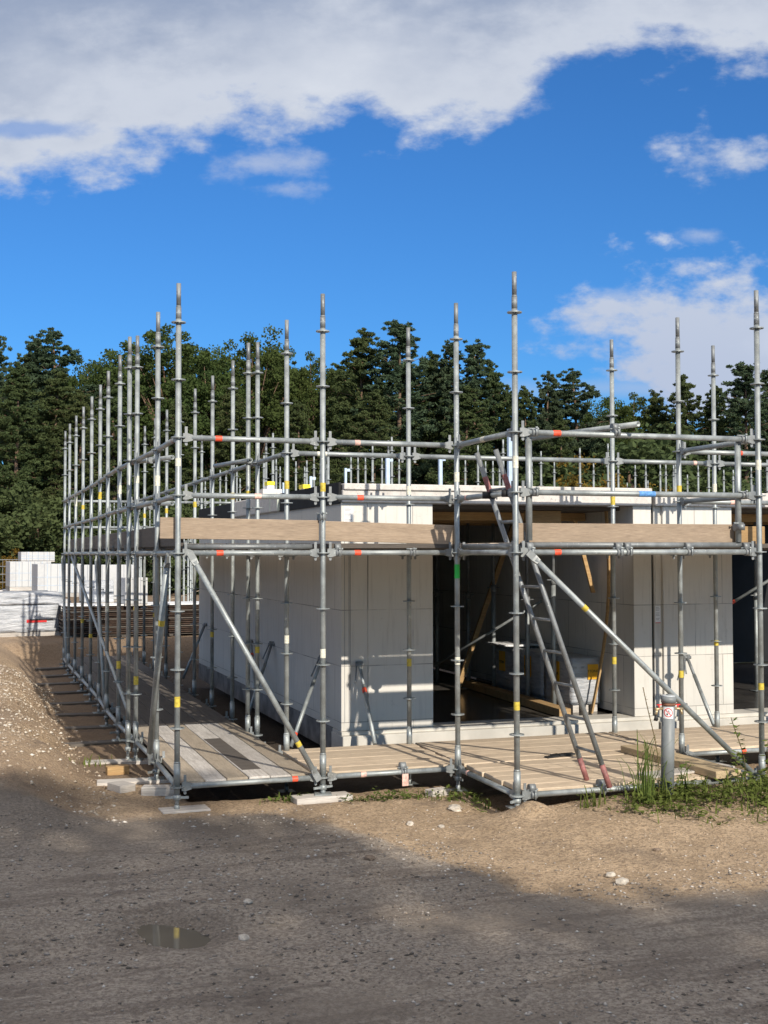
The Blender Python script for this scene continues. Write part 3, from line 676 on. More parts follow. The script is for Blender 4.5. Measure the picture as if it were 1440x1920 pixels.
wall_prop((1.60, 2.36, .10), (2.09, 2.84, 1.02), 'push prop at the dark side wall nearest the house corner', .1)
wall_prop((1.62, 4.7, .10), (2.09, 5.29, 1.01), 'push prop in the middle of the dark side wall')
wall_prop((1.62, 4.0, .10), (2.09, 6.6, .95), 'push prop with a red band behind the inner standards at the side wall', .8)
wall_prop((1.68, 10.0, .10), (2.09, 10.2, .99), 'push prop at the far end of the dark side wall')

# --- decks
Z0 = .235; Z1 = 2.285
lw = 1.16/6
for r_, (y0, y1, m) in enumerate(((.06, 3.55, 'old_wood'), (3.57, 6.7, 'dark_wood'), (6.72, 10.0, 'dark_wood'), (10.02, 13.4, 'dark_wood'))):  # covered lengths get the dark wood, their shade put into the colour
    for k in range(6):
        x = .06+lw*(k+.5)
        plank((x, y0+.012*((k*7) % 3), Z0-.003*((k*5+r_) % 3)), (x, y1, Z0-.003*((k*3) % 3)), lw-.008, .045, ('tan_wood' if m == 'old_wood' and k in (0, 2, 5) else m), '%s plank from the left in the %s length of the lower left walkway' % (ORD[k], ['nearest, pale', 'second', 'third', 'farthest'][r_]), group='planks of the lower left walkway')
        if r_ < 3: plank((x, y0+.05*(r_ == 0), Z1), (x, y1, Z1), lw-.008, .045, 'dark_wood', '%s plank from the left in the %s length of the upper left walkway' % (ORD[k], ORD[r_]), group='planks of the upper left walkway')
for k in range(6): plank((.06+lw*(k+.5), 10.02, Z1), (.06+lw*(k+.5), 13.4, Z1), lw-.008, .045, 'dark_wood', '%s plank from the left in the fourth length of the upper left walkway' % ORD[k], group='planks of the upper left walkway')
# dark wet strip on the third plank
o = MB().box((0, 0, 0), (.175, 1.95, .0015)).build('damp_patch', 'dark_wood', None, (.655, .42, Z0)); tag(o, 'dark damp patch on the fourth plank of the lower left walkway', 'damp patch')
# front deck (planks run left to right)
fw = 1.34/6
for k in range(6):
    y = .06+fw*(k+.5)
    plank((1.26, y, Z0+.002*(k % 2)), (2.63+.02*(k % 2), y, Z0), fw-.006, .045, 'new_wood', '%s plank from the front of the pine deck before the white wall' % ORD[k], group='planks of the lower front deck')
    plank((2.68, y, Z0), (4.9, y, Z0+.003*(k % 2)), fw-.006, .045, 'new_wood', '%s plank from the front row in the pine deck before the doorway' % ORD[k], group='planks of the lower front deck')
    plank((4.93, y, Z0+.003), (7.9, y, Z0), fw-.006, .045, 'new_wood', '%s plank from the front in the pine deck before the pillar' % ORD[k], group='planks of the lower front deck')
    if k < 6:
        plank((1.36, y, Z1), (3.9, y, Z1), fw-.004, .045, 'dark_wood', '%s plank from the front in the upper deck before the wall' % ORD[k], group='planks of the upper front deck')
        plank((3.91, y, Z1), (7.9, y, Z1), fw-.004, .045, 'dark_wood', '%s plank from the front in the upper deck before the pillar' % ORD[k], group='planks of the upper front deck')
pw = 1.27/6
for k in range(6):
    y = -1.255+pw*(k+.5)
    plank((2.66+.02*(k % 2), y, Z0), (4.86-.05*(k % 3), y, Z0+.002*(k % 2)), pw-.006, .045, 'new_wood', '%s plank from the front of the lower porch deck' % ORD[k], group='planks of the lower porch deck')
for k in range(3):
    y = 1.43+.235*(k+.5)
    plank((1.5, y, Z1-.02), (4.4, y, Z1-.02), .228, .045, 'dark_wood', '%s console plank close to the front wall, left length' % ORD[k], group='console planks close to the walls')
    plank((4.42, y, Z1-.02), (8.2, y, Z1-.02), .228, .045, 'dark_wood', '%s console plank close to the front wall, right length' % ORD[k], group='console planks close to the walls')
    x = 1.39+.22*(k+.5)
    plank((x, 2.2, Z1-.02), (x, 6.6, Z1-.02), .21, .045, 'dark_wood', '%s console plank beside the side wall, near length' % ORD[k], group='console planks close to the walls')
    plank((x, 6.62, Z1-.02), (x, 10.9, Z1-.02), .21, .045, 'dark_wood', '%s console plank beside the side wall, far length' % ORD[k], group='console planks close to the walls')
# upper porch deck with the ladder hatch
for y0, y1, nm in ((-.46, -.25, 'inner'), (-.24, -.02, 'innermost'), (-1.0, -.72, 'outer')):
    plank((2.69, (y0+y1)/2, Z1), (3.5, (y0+y1)/2, Z1), y1-y0, .045, 'new_wood', '%s short plank beside the ladder hatch of the upper porch' % nm, group='short planks by the ladder hatch')
for k in range(6):
    y = -1.2+.197*(k+.5)
    plank((3.52, y, Z1), (4.92, y, Z1), .192, .045, 'dark_wood', '%s plank from the front of the upper porch deck' % ORD[k], group='planks of the upper porch deck')
# toe boards (on edge)
def toe(a, b, h, t, m, label, up_):
    o = plank(a, b, h, t, m, label, name='toe_board', cat='toe board', up=up_); return o
toe((-.145, .058, 2.418), (1.28, .058, 2.40), .185, .035, 'toe_wood', 'weathered brown toe board of the left front bay, sticking out past the corner', (0, -1, 0))
toe((1.30, .062, 2.398), (2.60, .062, 2.365), .18, .035, 'toe_wood', 'brown toe board before the white wall, left of the porch', (0, -1, 0))
toe((2.645, -1.215, 2.357), (4.765, -1.215, 2.357), .178, .035, 'toe_wood', 'long brown toe board across the porch front with pale spots', (0, -1, 0))
toe((4.80, -1.20, 2.35), (5.10, -1.20, 2.35), .16, .035, 'amber_wood', 'short fresh yellow toe board at the right end of the porch', (0, -1, 0))
for k, (y0, y1) in enumerate(((.12, 4.0), (4.05, 8.7), (8.75, 13.4))):
    toe((.035, y1, 2.36), (.035, y0, 2.36), .20, .035, 'dark_wood', '%s dark toe board along the left walkway, counted from the front' % ORD[k], (-1, 0, 0))  # shade of the outer faces put into the dark wood colour
# sole boards
tag(MB().box((-.14, -.11, -.03), (.27, .11, .012), .004).build('sole_board', 'old_wood', None, (0, 0, 0), (0, 0, .05)), 'thin pale sole board under the corner standard at the road edge', 'sole board')
tag(MB().box((-.28, -.10, 0), (.24, .10, .055), .005).build('sole_board', 'old_wood', None, (1.305, .0, -.008), (0, 0, .05)), 'thick timber sole block under the second front standard', 'sole board')
for k in range(1, 11):
    x, y = S['l%d' % k]; w_ = .45+.25*hash_(k, 3)
    z = gh(x, y)
    o = MB().box((-w_, -.1, -.05), (.18, .1, .030), .004).build('sole_board', 'dark_wood' if k > 2 else 'old_wood', None, (x, y, z), (0, .0, (hash_(k, 5)-.5)*.3)); tag(o, 'sole board under the %s standard of the left outer row' % ORD[k], 'sole board', 'sole boards of the left outer row')
def blk(x, y, z, s, rz, m, label, name='timber_block', cat='timber block'):
    return tag(MB().box((-s[0]/2, -s[1]/2, 0), (s[0]/2, s[1]/2, s[2]), .004).build(name, m, None, (x, y, z), (0, 0, rz)), label, cat)
blk(-.36, .95, gh(-.36, .95), (.16, .24, .07), .4, 'old_wood', 'grey offcut block lying left of the second left standard')
blk(-.28, 2.0, gh(-.28, 2.0), (.22, .10, .09), .1, 'amber_wood', 'orange brown wood block between the left standards')
blk(-.05, .72, gh(-.05, .72), (.3, .14, .08), -.3, 'old_wood', 'grey block under the flat brace near the corner')
blk(2.35, -.1, gh(2.35, -.1), (.2, .12, .06), .3, 'old_wood', 'small pale block in the grass by the step standard')
# timber on the porch deck
o = MB().box((0, -.13, 0), (1.55, .13, .065), .004).build('timber_beam', 'pale_timber', None, (4.50, .15, Z0+.004), (0, 0, R(-88))); tag(o, 'fresh timber beam lying on the porch deck behind the grey pipe', 'timber beam')
o = MB().box((0, -.1, 0), (1.0, .1, .02), .003).build('scrap_board', 'old_wood', None, (3.9, -1.10, Z0+.004), (0, 0, R(12))); tag(o, 'thin grey scrap board at the front edge of the porch deck', 'board')
mb = MB(); rr = random.Random(4)
for k in range(5): mb.box((-.1+.05*k, -.03+.02*rr.random(), .002*k), (-.02+.06*k, .03+.03*rr.random(), .012+.003*k), 0, Matrix.Rotation(rr.random()*.6, 4, 'Z'))
tag(mb.build('plastic_scrap', 'ink', None, (3.63, .1, Z0+.004)), 'black torn plastic scrap lying on the porch deck', 'scrap')

# --- ladder
f0, f1 = Vector((3.36, -1.06, Z0+.002)), Vector((3.38, -1.42, Z0+.002))
dirv = Vector((2.6-3.37, .26, 2.69-Z0)).normalized(); Lt = 2.98
lad = empty('ladder', (3.37, -1.24, Z0), 'steel ladder with faded red ends leaning through the porch hatch', 'ladder')
inv = Matrix.Translation((3.37, -1.24, Z0)).inverted()
for f in (f0, f1):
    a = inv @ f; n_ = 'rail'
    MB().cyl(a, a+dirv*Lt, .022).build('rail', 'galv_dark', lad)
    MB().cyl(a, a+dirv*.20, .0235).build('red_foot', 'pinkred', lad)
    MB().cyl(a+dirv*(Lt-.36), a+dirv*(Lt-.22), .0235, cap=False).build('red_band', 'pinkred', lad)
for k in range(9):
    a = inv @ f0 + dirv*(.30+.292*k); b_ = inv @ f1 + dirv*(.30+.292*k)
    MB().cyl(a, b_, .013, seg=8).build('rung', 'galv_dark', lad)
for t_, s_ in ((2.62, f0), (2.62, f1)):
    p_ = s_+dirv*t_
    coupler(p_.x+.02, p_.y, p_.z-.03, 'black coupler tying the %s ladder rail to the porch side rail' % ('far' if s_ is f0 else 'near'), m='ink', rz=R(90))

# ------------------------------------------------------------------ houses
YW = 2.17; XW = 2.115
def house_a():
    o = empty('unfinished_house', (XW, YW, .1), 'single storey shell of white blocks with concrete roof slab behind the scaffold', 'building')
    iv = Vector((-XW, -YW, -.1))
    def P(mb, n, m):
        me = mb.mesh(n, m); me.transform(Matrix.Translation(iv)); return link(n, me, o)
    zb, zt = .27, 2.745
    P(MB().box((XW, YW, zb), (XW+.3, 10.95, zt), .004), 'side_wall', 'blockY')
    P(MB().box((XW+.302, YW, zb), (3.178, YW+.24, zt), .004), 'front_wall', 'blockX')
    P(MB().box((5.709, YW, zb), (5.951, 9.9, zt), .004), 'party_wall', 'blockY')
    P(MB().box((XW+.3, 9.92, zb), (5.95, 10.2, zt), .004), 'back_wall', 'black')  # coloured black so the wall itself carries the deep room shade
    P(MB().box((XW-.012, YW-.10, .0), (5.97, YW+.35, .228), .006).box((XW-.006, YW-.035, .2285), (5.97, YW+.33, .268), .004), 'front_plinth', 'concrete')
    P(MB().box((XW-.004, YW+.36, .0), (XW+.29, 10.95, .268), .004), 'side_plinth', 'darkconcrete')
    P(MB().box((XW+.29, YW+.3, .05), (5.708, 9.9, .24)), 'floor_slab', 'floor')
    P(MB().box((XW+.01, YW-.03, 2.748), (5.945, 10.9, 2.885), .008).box((XW+.02, YW-.055, 2.886), (5.94, 10.9, 2.955), .008), 'roof_slab', 'slab')
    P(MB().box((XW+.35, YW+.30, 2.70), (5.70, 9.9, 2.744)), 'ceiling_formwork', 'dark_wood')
    for y0, y1 in ((YW+.02, 4.9), (7.85, 9.35), (9.45, 10.9)):
        P(MB().box((XW-.022, y0, 2.735), (XW+.006, y1, 2.97)), 'edge_membrane', 'black')
    for y0, y1 in ((4.93, 5.3), (5.34, 7.8)):
        P(MB().box((XW-.05, y0, 2.742), (XW+.0, y1, 2.975), .012), 'insulation_board', 'slab')
        P(MB().box((XW-.055, y1+.001, 2.742), (XW+.004, y1+.037, 2.96), .01), 'foam_seal', 'foam')
        if y0 < 5: P(MB().box((XW-.055, y0-.046, 2.742), (XW+.004, y0-.001, 2.96), .01), 'foam_seal', 'foam')
    # notice at the corner
    n_ = P(MB().box((XW+.03, YW-.004, 2.52), (XW+.135, YW-.001, 2.70)), 'notice', 'paper')
    mb = MB()
    for k, w_ in enumerate((.05, .075, .06, 0, .07, .075, .055, .045, 0, .08, .07)):
        if w_: mb.box((XW+.04, YW-.0055, 2.685-.014*k), (XW+.04+w_, YW-.0042, 2.690-.014*k))
    P(mb, 'notice_lines', 'greyink'); P(MB().box((XW+.03, YW-.0055, 2.505), (XW+.10, YW-.001, 2.519)), 'notice_red_strip', 'red')
    # vertical grooves near the corner and lifting slots
    mb = MB()
    for x in (XW+.035, XW+.085, XW+.10): mb.box((x, YW-.003, .36), (x+.006, YW-.001, 2.5))
    P(mb, 'corner_joint', 'greyink')
    return o
house_a()
def house_b():
    X0 = 6.003
    o = empty('unfinished_house', (X0, YW, .1), 'neighbouring white block shell starting at the right pillar, behind the grey pipe', 'building')
    iv = Vector((-X0, -YW, -.1))
    def P(mb, n, m):
        me = mb.mesh(n, m); me.transform(Matrix.Translation(iv)); return link(n, me, o)
    P(MB().box((X0+.105, YW, .25), (7.067, YW+.30, 2.745), .004), 'front_wall', 'blockX')
    P(MB().box((X0, YW+.035, .25), (X0+.104, YW+.3, 2.745), .003), 'recessed_strip', 'blockX')
    P(MB().box((X0, YW+.302, .25), (X0+.24, 9.9, 2.745), .004), 'party_wall', 'blockY')
    P(MB().box((X0+.24, 8.0, .25), (12, 8.2, 2.745)), 'back_wall', 'black')  # black colour stands for the shade deep in this room
    P(MB().box((9.6, YW, .25), (12, YW+.3, 2.745), .004), 'front_wall', 'blockX')
    P(MB().box((X0, YW-.10, .0), (12, YW+.35, .205), .006).box((X0, YW-.035, .2055), (12, YW+.33, .248), .004), 'front_plinth', 'concrete')
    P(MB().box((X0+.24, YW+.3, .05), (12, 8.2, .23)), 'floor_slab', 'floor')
    P(MB().box((X0-.003, YW-.03, 2.748), (12, 10.9, 2.92), .008), 'roof_slab', 'slab')
    P(MB().box((X0+.3, YW+.33, 2.70), (12, 8.0, 2.744)), 'ceiling_formwork', 'dark_wood')
    P(MB().box((5.953, YW+.06, .25), (6.001, YW+.2, 2.95)), 'gap_shade_strip', 'ink')  # black strip stands for the shade in the open gap between the houses
    n_ = P(MB().box((X0+.012, YW+.030, 1.36), (X0+.082, YW+.034, 1.56)), 'notice', 'paper')
    mb = MB()
    for k, w_ in enumerate((.04, .05, .045, 0, .05, .045, .05, 0, .05, .04)):
        if w_: mb.box((X0+.018, YW+.0285, 1.54-.016*k), (X0+.018+w_, YW+.0298, 1.545-.016*k))
    P(mb, 'notice_lines', 'greyink'); P(MB().box((X0+.012, YW+.0285, 1.358), (X0+.082, YW+.0298, 1.366)), 'notice_red_strip', 'red')
    return o
house_b()
# inside: steel props, timbers, packs
def steel_prop(x, y, label, zb=.24, h=2.45, split=.55, group='steel props holding up the ceilings'):
    rt = empty('steel_prop', (x, y, zb), label, 'steel prop', group)
    MB().cyl((0, 0, .006), (0, 0, h*split), .030).build('outer_tube', 'galv', rt)
    MB().cyl((0, 0, h*split), (0, 0, h), .021).build('inner_tube', 'galv_dark', rt)
    MB().cyl((0, 0, h*split-.06), (0, 0, h*split+.04), .038).cyl((-.09, 0, h*split), (.09, 0, h*split), .007, seg=6).build('adjusting_collar', 'galv_dark', rt)
    MB().box((-.07, -.07, 0), (.07, .07, .006)).box((-.07, -.07, h-.006), (.07, .07, h)).build('end_plate', 'galv', rt)
steel_prop(5.05, 6.9, 'dim steel prop deep inside the doorway, leftmost by the white wall')
steel_prop(5.15, 5.9, 'steel prop inside the doorway, second from the left')
steel_prop(5.22, 5.15, 'steel prop inside the doorway between the porch standards', split=.6)
steel_prop(5.17, 3.95, 'steel prop inside the doorway just behind the ladder top')
steel_prop(5.20, 3.25, 'steel prop inside the doorway beside the ladder and packs', split=.66)
steel_prop(8.85, 4.2, 'steel prop in the room right of the white pillar')
def lath(a, b, w, t, m, label, bend=0, name='timber_lath'):
    A = Vector(a); B = Vector(b); n = 10; mb = MB(); bm = mb.bm; rings = []
    for i in range(n+1):
        f = i/n; p = A.lerp(B, f)-A+Vector((bend*math.sin(math.pi*f), 0, 0))
        rings.append([bm.verts.new(p+Vector((sx*w/2, sy*t/2, 0))) for sx, sy in ((-1, -1), (1, -1), (1, 1), (-1, 1))])
    for Q, V_ in zip(rings, rings[1:]):
        for k in range(4): bm.faces.new((Q[k], Q[(k+1) % 4], V_[(k+1) % 4], V_[k]))
    bm.faces.new(rings[0]); bm.faces.new(rings[-1])
    return tag(mb.build(name, m, None, A), label, 'timber')
lath((4.85, 5.6, .25), (5.6, 5.3, 2.6), .07, .05, 'amber_wood', 'long timber leaning diagonally inside the dark doorway')
lath((5.45, 2.75, .25), (5.60, 2.62, 2.72), .022, .045, 'amber_wood', 'thin bent lath standing before the packs in the doorway', .12)
lath((8.3, 3.0, 1.1), (8.36, 3.0, 1.6), .07, .03, 'new_wood', 'short pale board hanging in the room right of the pillar')
lath((8.8, 5.2, .3), (9.1, 5.2, 2.7), .06, .05, 'amber_wood', 'brown timber upright in the room right of the pillar')
lath((5.0, 7.5, .3), (5.15, 7.5, 2.7), .07, .07, 'amber_wood', 'dim upright timber deep inside the doorway')
tube((4.5, 5.6, .6), (5.55, 4.3, 1.55), 'thin diagonal brace tube inside the doorway', r=.018)
tube((7.5, 3.6, 1.25), (7.95, 3.4, 1.55), 'orange end of the raking tube in the room right of the pillar', 'red_tape', r=.022)
tube((7.95, 3.4, 1.55), (9.0, 2.95, 2.25), 'grey raking tube in the room right of the pillar', r=.022)
tag(MB().box((-.075, 0, 0), (.075, 3.6, .10), .004).build('timber_beam', 'amber_wood', None, (5.00, 2.56, .245), (0, 0, R(-3))), 'timber beam on the floor running into the doorway with an orange end', 'timber beam')
for k, y in enumerate((3.3, 4.6, 5.9)):
    tag(MB().box((2.45, 0, 0), (5.68, .08, .10)).build('formwork_beam', 'amber_wood', None, (0, y, 2.595)), '%s ceiling formwork beam behind the doorway, counted from the front' % ORD[k], 'formwork beam')
for k, y in enumerate((3.1, 4.4)):
    tag(MB().box((6.3, 0, 0), (11.9, .08, .10)).build('formwork_beam', 'amber_wood', None, (0, y, 2.595)), '%s ceiling beam in the room right of the pillar' % ORD[k], 'formwork beam')
tag(MB().box((-.22, -.05, 0), (.22, .05, .16), .004).build('formwork_block', 'amber_wood', None, (4.75, 2.62, 2.535)), 'brown timber block under the slab above the packs', 'timber block')
lath((5.62, 3.0, 1.7), (5.4, 3.05, 2.6), .05, .03, 'amber_wood', 'short pale strut under the ceiling before the party wall')
def text_mesh(s, size, ext=.001):
    cu = bpy.data.curves.new('txt', 'FONT'); cu.body = s; cu.size = size; cu.extrude = ext; cu.align_x = 'CENTER'; cu.align_y = 'CENTER'
    to = bpy.data.objects.new('txt', cu); COL.objects.link(to); dg = bpy.context.evaluated_depsgraph_get()
    me = bpy.data.meshes.new_from_object(to.evaluated_get(dg)); bpy.data.objects.remove(to); me.materials.clear(); me.materials.append(MT['ink']); return me
def rough_box(lo, hi, seed, amp=.012, n=7):
    lo = Vector(lo); hi = Vector(hi); bm = bmesh.new(); bmesh.ops.create_cube(bm, size=1.0)
    bmesh.ops.subdivide_edges(bm, edges=bm.edges, cuts=n, use_grid_fill=True); r_ = random.Random(seed)
    for v_ in bm.verts:
        c_ = Vector((lo.x+(v_.co.x+.5)*(hi.x-lo.x), lo.y+(v_.co.y+.5)*(hi.y-lo.y), lo.z+(v_.co.z+.5)*(hi.z-lo.z)))
        v_.co = c_+Vector((r_.uniform(-1, 1), r_.uniform(-1, 1), r_.uniform(-1, 1)))*amp
    for f in bm.faces: f.smooth = True
    mb = MB(); mb.bm.free(); mb.bm = bm; return mb
def wrapped_pack(x, y, label, seed, front=True):
    rt = empty('block_pack', (x, y, .24), label, 'wrapped pack', 'wrapped block packs inside the doorway')
    rough_box((-.19, 0, .10), (.19, .78, .66), seed, .005).build('wrapping', 'plastic', rt)
    MB().box((-.17, .02, 0), (-.09, .76, .09)).box((.09, .02, 0), (.17, .76, .09)).box((-.04, .02, 0), (.04, .76, .09)).build('pallet', 'old_wood', rt)
    MB().box((-.204, .32, .33), (-.198, .52, .60)).build('side_label', 'ochre', rt)
    t_ = text_mesh('YTONG', .05); link('side_print', t_, rt, (-.206, .42, .45), (R(90), 0, R(-90)))
    if front:
        MB().box((.02, -.012, .40), (.165, -.006, .585)).build('front_label', 'ochre', rt)
        link('front_print', text_mesh('YTONG', .045), rt, (.093, -.014, .50), (R(90), 0, 0))
        mb = MB()
        for xx in (-.15, -.05):
            for zz in (.54, .47, .43): mb.box((xx-.02, -.012, zz), (xx+.02, -.008, zz+(.02 if zz > .5 else .006)))
        mb.build('wrap_marks', 'greyink', rt)
    return rt
wrapped_pack(5.47, 2.92, 'nearest plastic wrapped block pack in the doorway with sunlit front', 1)
wrapped_pack(5.47, 3.74, 'middle plastic wrapped block pack behind the nearest one in the doorway', 2, False)
wrapped_pack(5.47, 4.56, 'farthest plastic wrapped block pack in the doorway under a white sheet', 3, False)
tag(rough_box((-.3, 0, 0), (.24, .7, .02), 5, .006).build('plastic_sheet', 'paper', None, (5.45, 4.58, .93)), 'crumpled white sheet on top of the farthest pack in the doorway', 'plastic sheet')
# things on the roof
def roof_prop(x, y, zt, w, label):
    rt = empty('steel_post', (x, y, 2.955), label, 'steel post', 'blue grey steel posts standing on the roof slab')
    h = zt-2.955; MB().box((-w/2, -w/2, .01), (w/2, w/2, h), .003).build('post', 'steel_blue', rt)
    MB().box((w/2, -w/2, h-.05), (w/2+.05, w/2, h-.01)).build('bracket', 'steel_blue', rt); MB().box((-.08, -.08, 0), (.08, .08, .01)).build('foot_plate', 'galv', rt)
roof_prop(3.525, 6.67, 3.45, .035, 'pale steel post on the roof right above the left slab corner')
roof_prop(4.43, 7.41, 3.67, .062, 'wide grey steel post on the roof left of the doorway standard')
roof_prop(5.21, 7.15, 3.68, .055, 'grey steel post on the roof near the inner porch corner')
roof_prop(5.40, 4.97, 3.92, .06, 'tallest bright bluish post on the roof behind the ladder top')
roof_prop(2.42, 5.99, 3.18, .04, 'short grey post on the roof left of the yellow pack')
roof_prop(3.04, 6.84, 3.33, .04, 'grey post with hooked top on the roof right of the yellow pack')
def ypack(x, y, z, s, label):
    rt = empty('yellow_pack', (x, y, z), label, 'package', 'yellow topped packages on the roof edge')
    MB().box((-s/2, 0, 0), (s/2, .2, s*.55), .006).build('white_body', 'paper', rt); MB().box((-s/2-.003, -.003, s*.551), (s/2+.003, .203, s*1.1), .006).build('yellow_cap', 'yellow_paint', rt)
ypack(2.30, 4.3, 2.957, .095, 'larger yellow and white package on the roof edge')
ypack(2.62, 7.6, 3.17, .11, 'small yellow package farther back on the roof edge')
blk(2.62, 7.65, 2.957, (.3, .3, .212), 0, 'slab', 'white block on the roof carrying the small yellow package', 'roof_block', 'block')

# grey pipe with taps and the no drinking sign
pz = gh(3.88, -1.55)-.02
pipe = empty('standpipe', (3.865, -1.52, pz), 'grey plastic standpipe with taps and a red circle sign among the weeds', 'standpipe')
pipe.rotation_euler = (0, R(1.6), 0)
hp = .985-pz
MB().cyl((0, 0, 0), (0, 0, hp-.05), .056, .055, seg=28).build('pipe', 'pvc', pipe)
MB().cyl((0, 0, hp-.075), (0, 0, hp-.05), .0575, seg=28).build('rusty_band', 'rust', pipe)
MB().cyl((0, 0, hp-.05), (0, 0, hp), .063, seg=28).build('lid_rim', 'pvc', pipe)
ld = MB().cyl((0, 0, hp), (0, 0, hp+.012), .058, .054, seg=28).build('lid', 'pvc_lid', pipe); MB().cyl((0, 0, hp+.012), (0, 0, hp+.02), .02, seg=16).build('lid_knob', 'pvc', ld)
def wrapat(u_, w_, r): # point on the pipe surface; u_ along the girth, facing the viewer
    a0 = math.atan2(-9.0, -5.5) + u_/.056
    return Vector((r*math.cos(a0), r*math.sin(a0), hp-.13+w_))
def wrap_poly(rects, r, m, name, par):
    mb = MB(); bm = mb.bm
    for q in rects: bm.faces.new([bm.verts.new(wrapat(a, b_, r)) for a, b_ in q])
    return mb.build(name, m, par)
rc = [[(-.045+.09*i/8, -.05), (-.045+.09*(i+1)/8, -.05), (-.045+.09*(i+1)/8, .045), (-.045+.09*i/8, .045)] for i in range(8)]
sg = wrap_poly(rc, .0568, 'paper', 'sign_plate', pipe)
ring = [[(ra*math.cos(a), ra*math.sin(a)) for ra, a in ((.031, a0), (.038, a0), (.038, a0+.262), (.031, a0+.262))] for a0 in [k*.2618 for k in range(24)]]
bar = []
for k in range(8):
    t0 = -.033+.066*k/8; t1 = t0+.066/8; d_ = .0035
    bar.append([(t0*.707-d_*.707, -t0*.707-d_*.707), (t0*.707+d_*.707, -t0*.707+d_*.707), (t1*.707+d_*.707, -t1*.707+d_*.707), (t1*.707-d_*.707, -t1*.707-d_*.707)])
wrap_poly(ring+bar, .0574, 'red', 'red_circle', sg)
gl = [[(-.016, -.022), (-.002, -.022), (-.004, -.006), (-.014, -.006)], [(0, .008), (.016, .006), (.016, .012), (0, .014)], [(.01, -.004), (.016, -.004), (.016, .006), (.01, .006)], [(-.004, .014), (.008, .014), (.008, .018), (-.004, .018)]]
wrap_poly(gl, .0571, 'ink', 'tap_symbol', sg)
for sx, lb in ((-1, 'l'), (1, 'r')):
    tp = MB().cyl((sx*.055, -.0, hp-.10), (sx*.135, -.01, hp-.105), .011, seg=10).cyl((sx*.115, -.01, hp-.105), (sx*.125, -.015, hp-.15), .009, seg=10).build('tap', 'brass', pipe)
    MB().cyl((sx*.09, -.0, hp-.092), (sx*.09, 0, hp-.07), .006, seg=8).box((sx*.09-.022, -.006, hp-.072), (sx*.09+.022, .006, hp-.064)).build('tap_handle', 'red', tp)
MB().cyl((-.125, -.015, hp-.15), (-.13, -.015, hp-.20), .012, .018, seg=10).build('hose_end', 'ink', pipe)
# hanging tag on the bottom ledger
tag(MB().box((-.03, -.004, -.11), (.03, .004, 0), .002).build('scaffold_tag', 'pale_tape', None, (2.07, -.015, .19)), 'small pinkish tag hanging from the bottom ledger', 'tag')

# ------------------------------------------------------------------ left background
def pack(name, lo, hi, rz, label, m='blockpack', wrap=False, pallet=.1, strap=True, group='white block packs beyond the scaffold'):
    cx, cy = (lo[0]+hi[0])/2, (lo[1]+hi[1])/2; w_, d_ = hi[0]-lo[0], hi[1]-lo[1]
    rt = empty(name, (cx, cy, lo[2]), label, 'pack', group, rz)
    h_ = hi[2]-lo[2]
    if wrap:
        rough_box((-w_/2, -d_/2, pallet), (w_/2, d_/2, h_*.72), 3, .012).build('wrapping', 'plastic', rt)
        rough_box((-w_/2-.02, -d_/2-.02, h_*.74), (w_/2+.02, d_/2+.02, h_), 4, .014).build('top_cover', 'plastic', rt)
    else: MB().box((-w_/2, -d_/2, pallet), (w_/2, d_/2, h_), .008).build('blocks', m, rt)
    if strap and not wrap:
        mb = MB()
        for x in (-w_*.28, 0, w_*.28): mb.box((x-.006, -d_/2-.006, pallet), (x+.006, d_/2+.006, h_+.005))
        for z in (.35, .6): mb.box((-w_/2-.005, -d_/2-.005, h_*z), (w_/2+.005, d_/2+.005, h_*z+.01))
        mb.build('strap', 'steel_blue', rt)
    if pallet:
        mb = MB()
        for y in (-d_/2+.06, 0, d_/2-.06): mb.box((-w_/2, y-.05, 0), (w_/2, y+.05, pallet-.004))
        mb.build('pallet', 'old_wood', rt)
    return rt
p_ = pack('wrapped_pallet', (-1.55, 16.75, .42), (.05, 17.95, 1.36), R(12), 'big plastic wrapped pallet on the bank at the left edge', wrap=True)
MB().box((.05, -.624, .30), (.48, -.616, .36)).build('red_print', 'red', p_); MB().box((.12, -.629, .345), (.62, -.621, .372)).build('black_print', 'ink', p_)
pack('block_pallet', (-.55, 23.0, .42), (.55, 24.2, 1.17), 0, 'lower white block pallet behind the wrapped one')
pack('block_pallet', (-.15, 22.0, 1.08), (.98, 23.2, 1.93), R(4), 'strapped white block pallet stacked behind the wrapped one')
pack('block_pallet', (-.75, 24.6, 1.18), (.35, 25.8, 1.98), R(4), 'white block pallet receding left behind the strapped one')
pack('block_pallet', (-.8, 26.0, .42), (.6, 27.2, 1.16), R(4), 'white block pallet low at the far left')
pack('block_pallet', (-.35, 27.2, 1.95), (.62, 28.2, 2.25), R(3), 'thin white pack on top of the far stack', pallet=.04)
pack('block_pallet', (.75, 18.6, 1.07), (2.0, 19.6, 1.93), R(-3), 'white pack on the board stack behind the left rails', pallet=.05, strap=False)
pack('block_pallet', (1.38, 15.9, 1.08), (1.86, 16.4, 1.68), R(6), 'small bright white pack on the near end of the board stack', pallet=.04, strap=False)
pack('block_pallet', (.62, 16.8, 1.08), (1.25, 17.8, 1.60), R(2), 'grey wrapped pack on the board stack between the rails', pallet=.05, strap=False, m='plastic')
pack('block_pallet', (-.15, 20.4, .42), (.62, 21.5, 1.05), 0, 'white pack at the ground beside the board stack', strap=False)
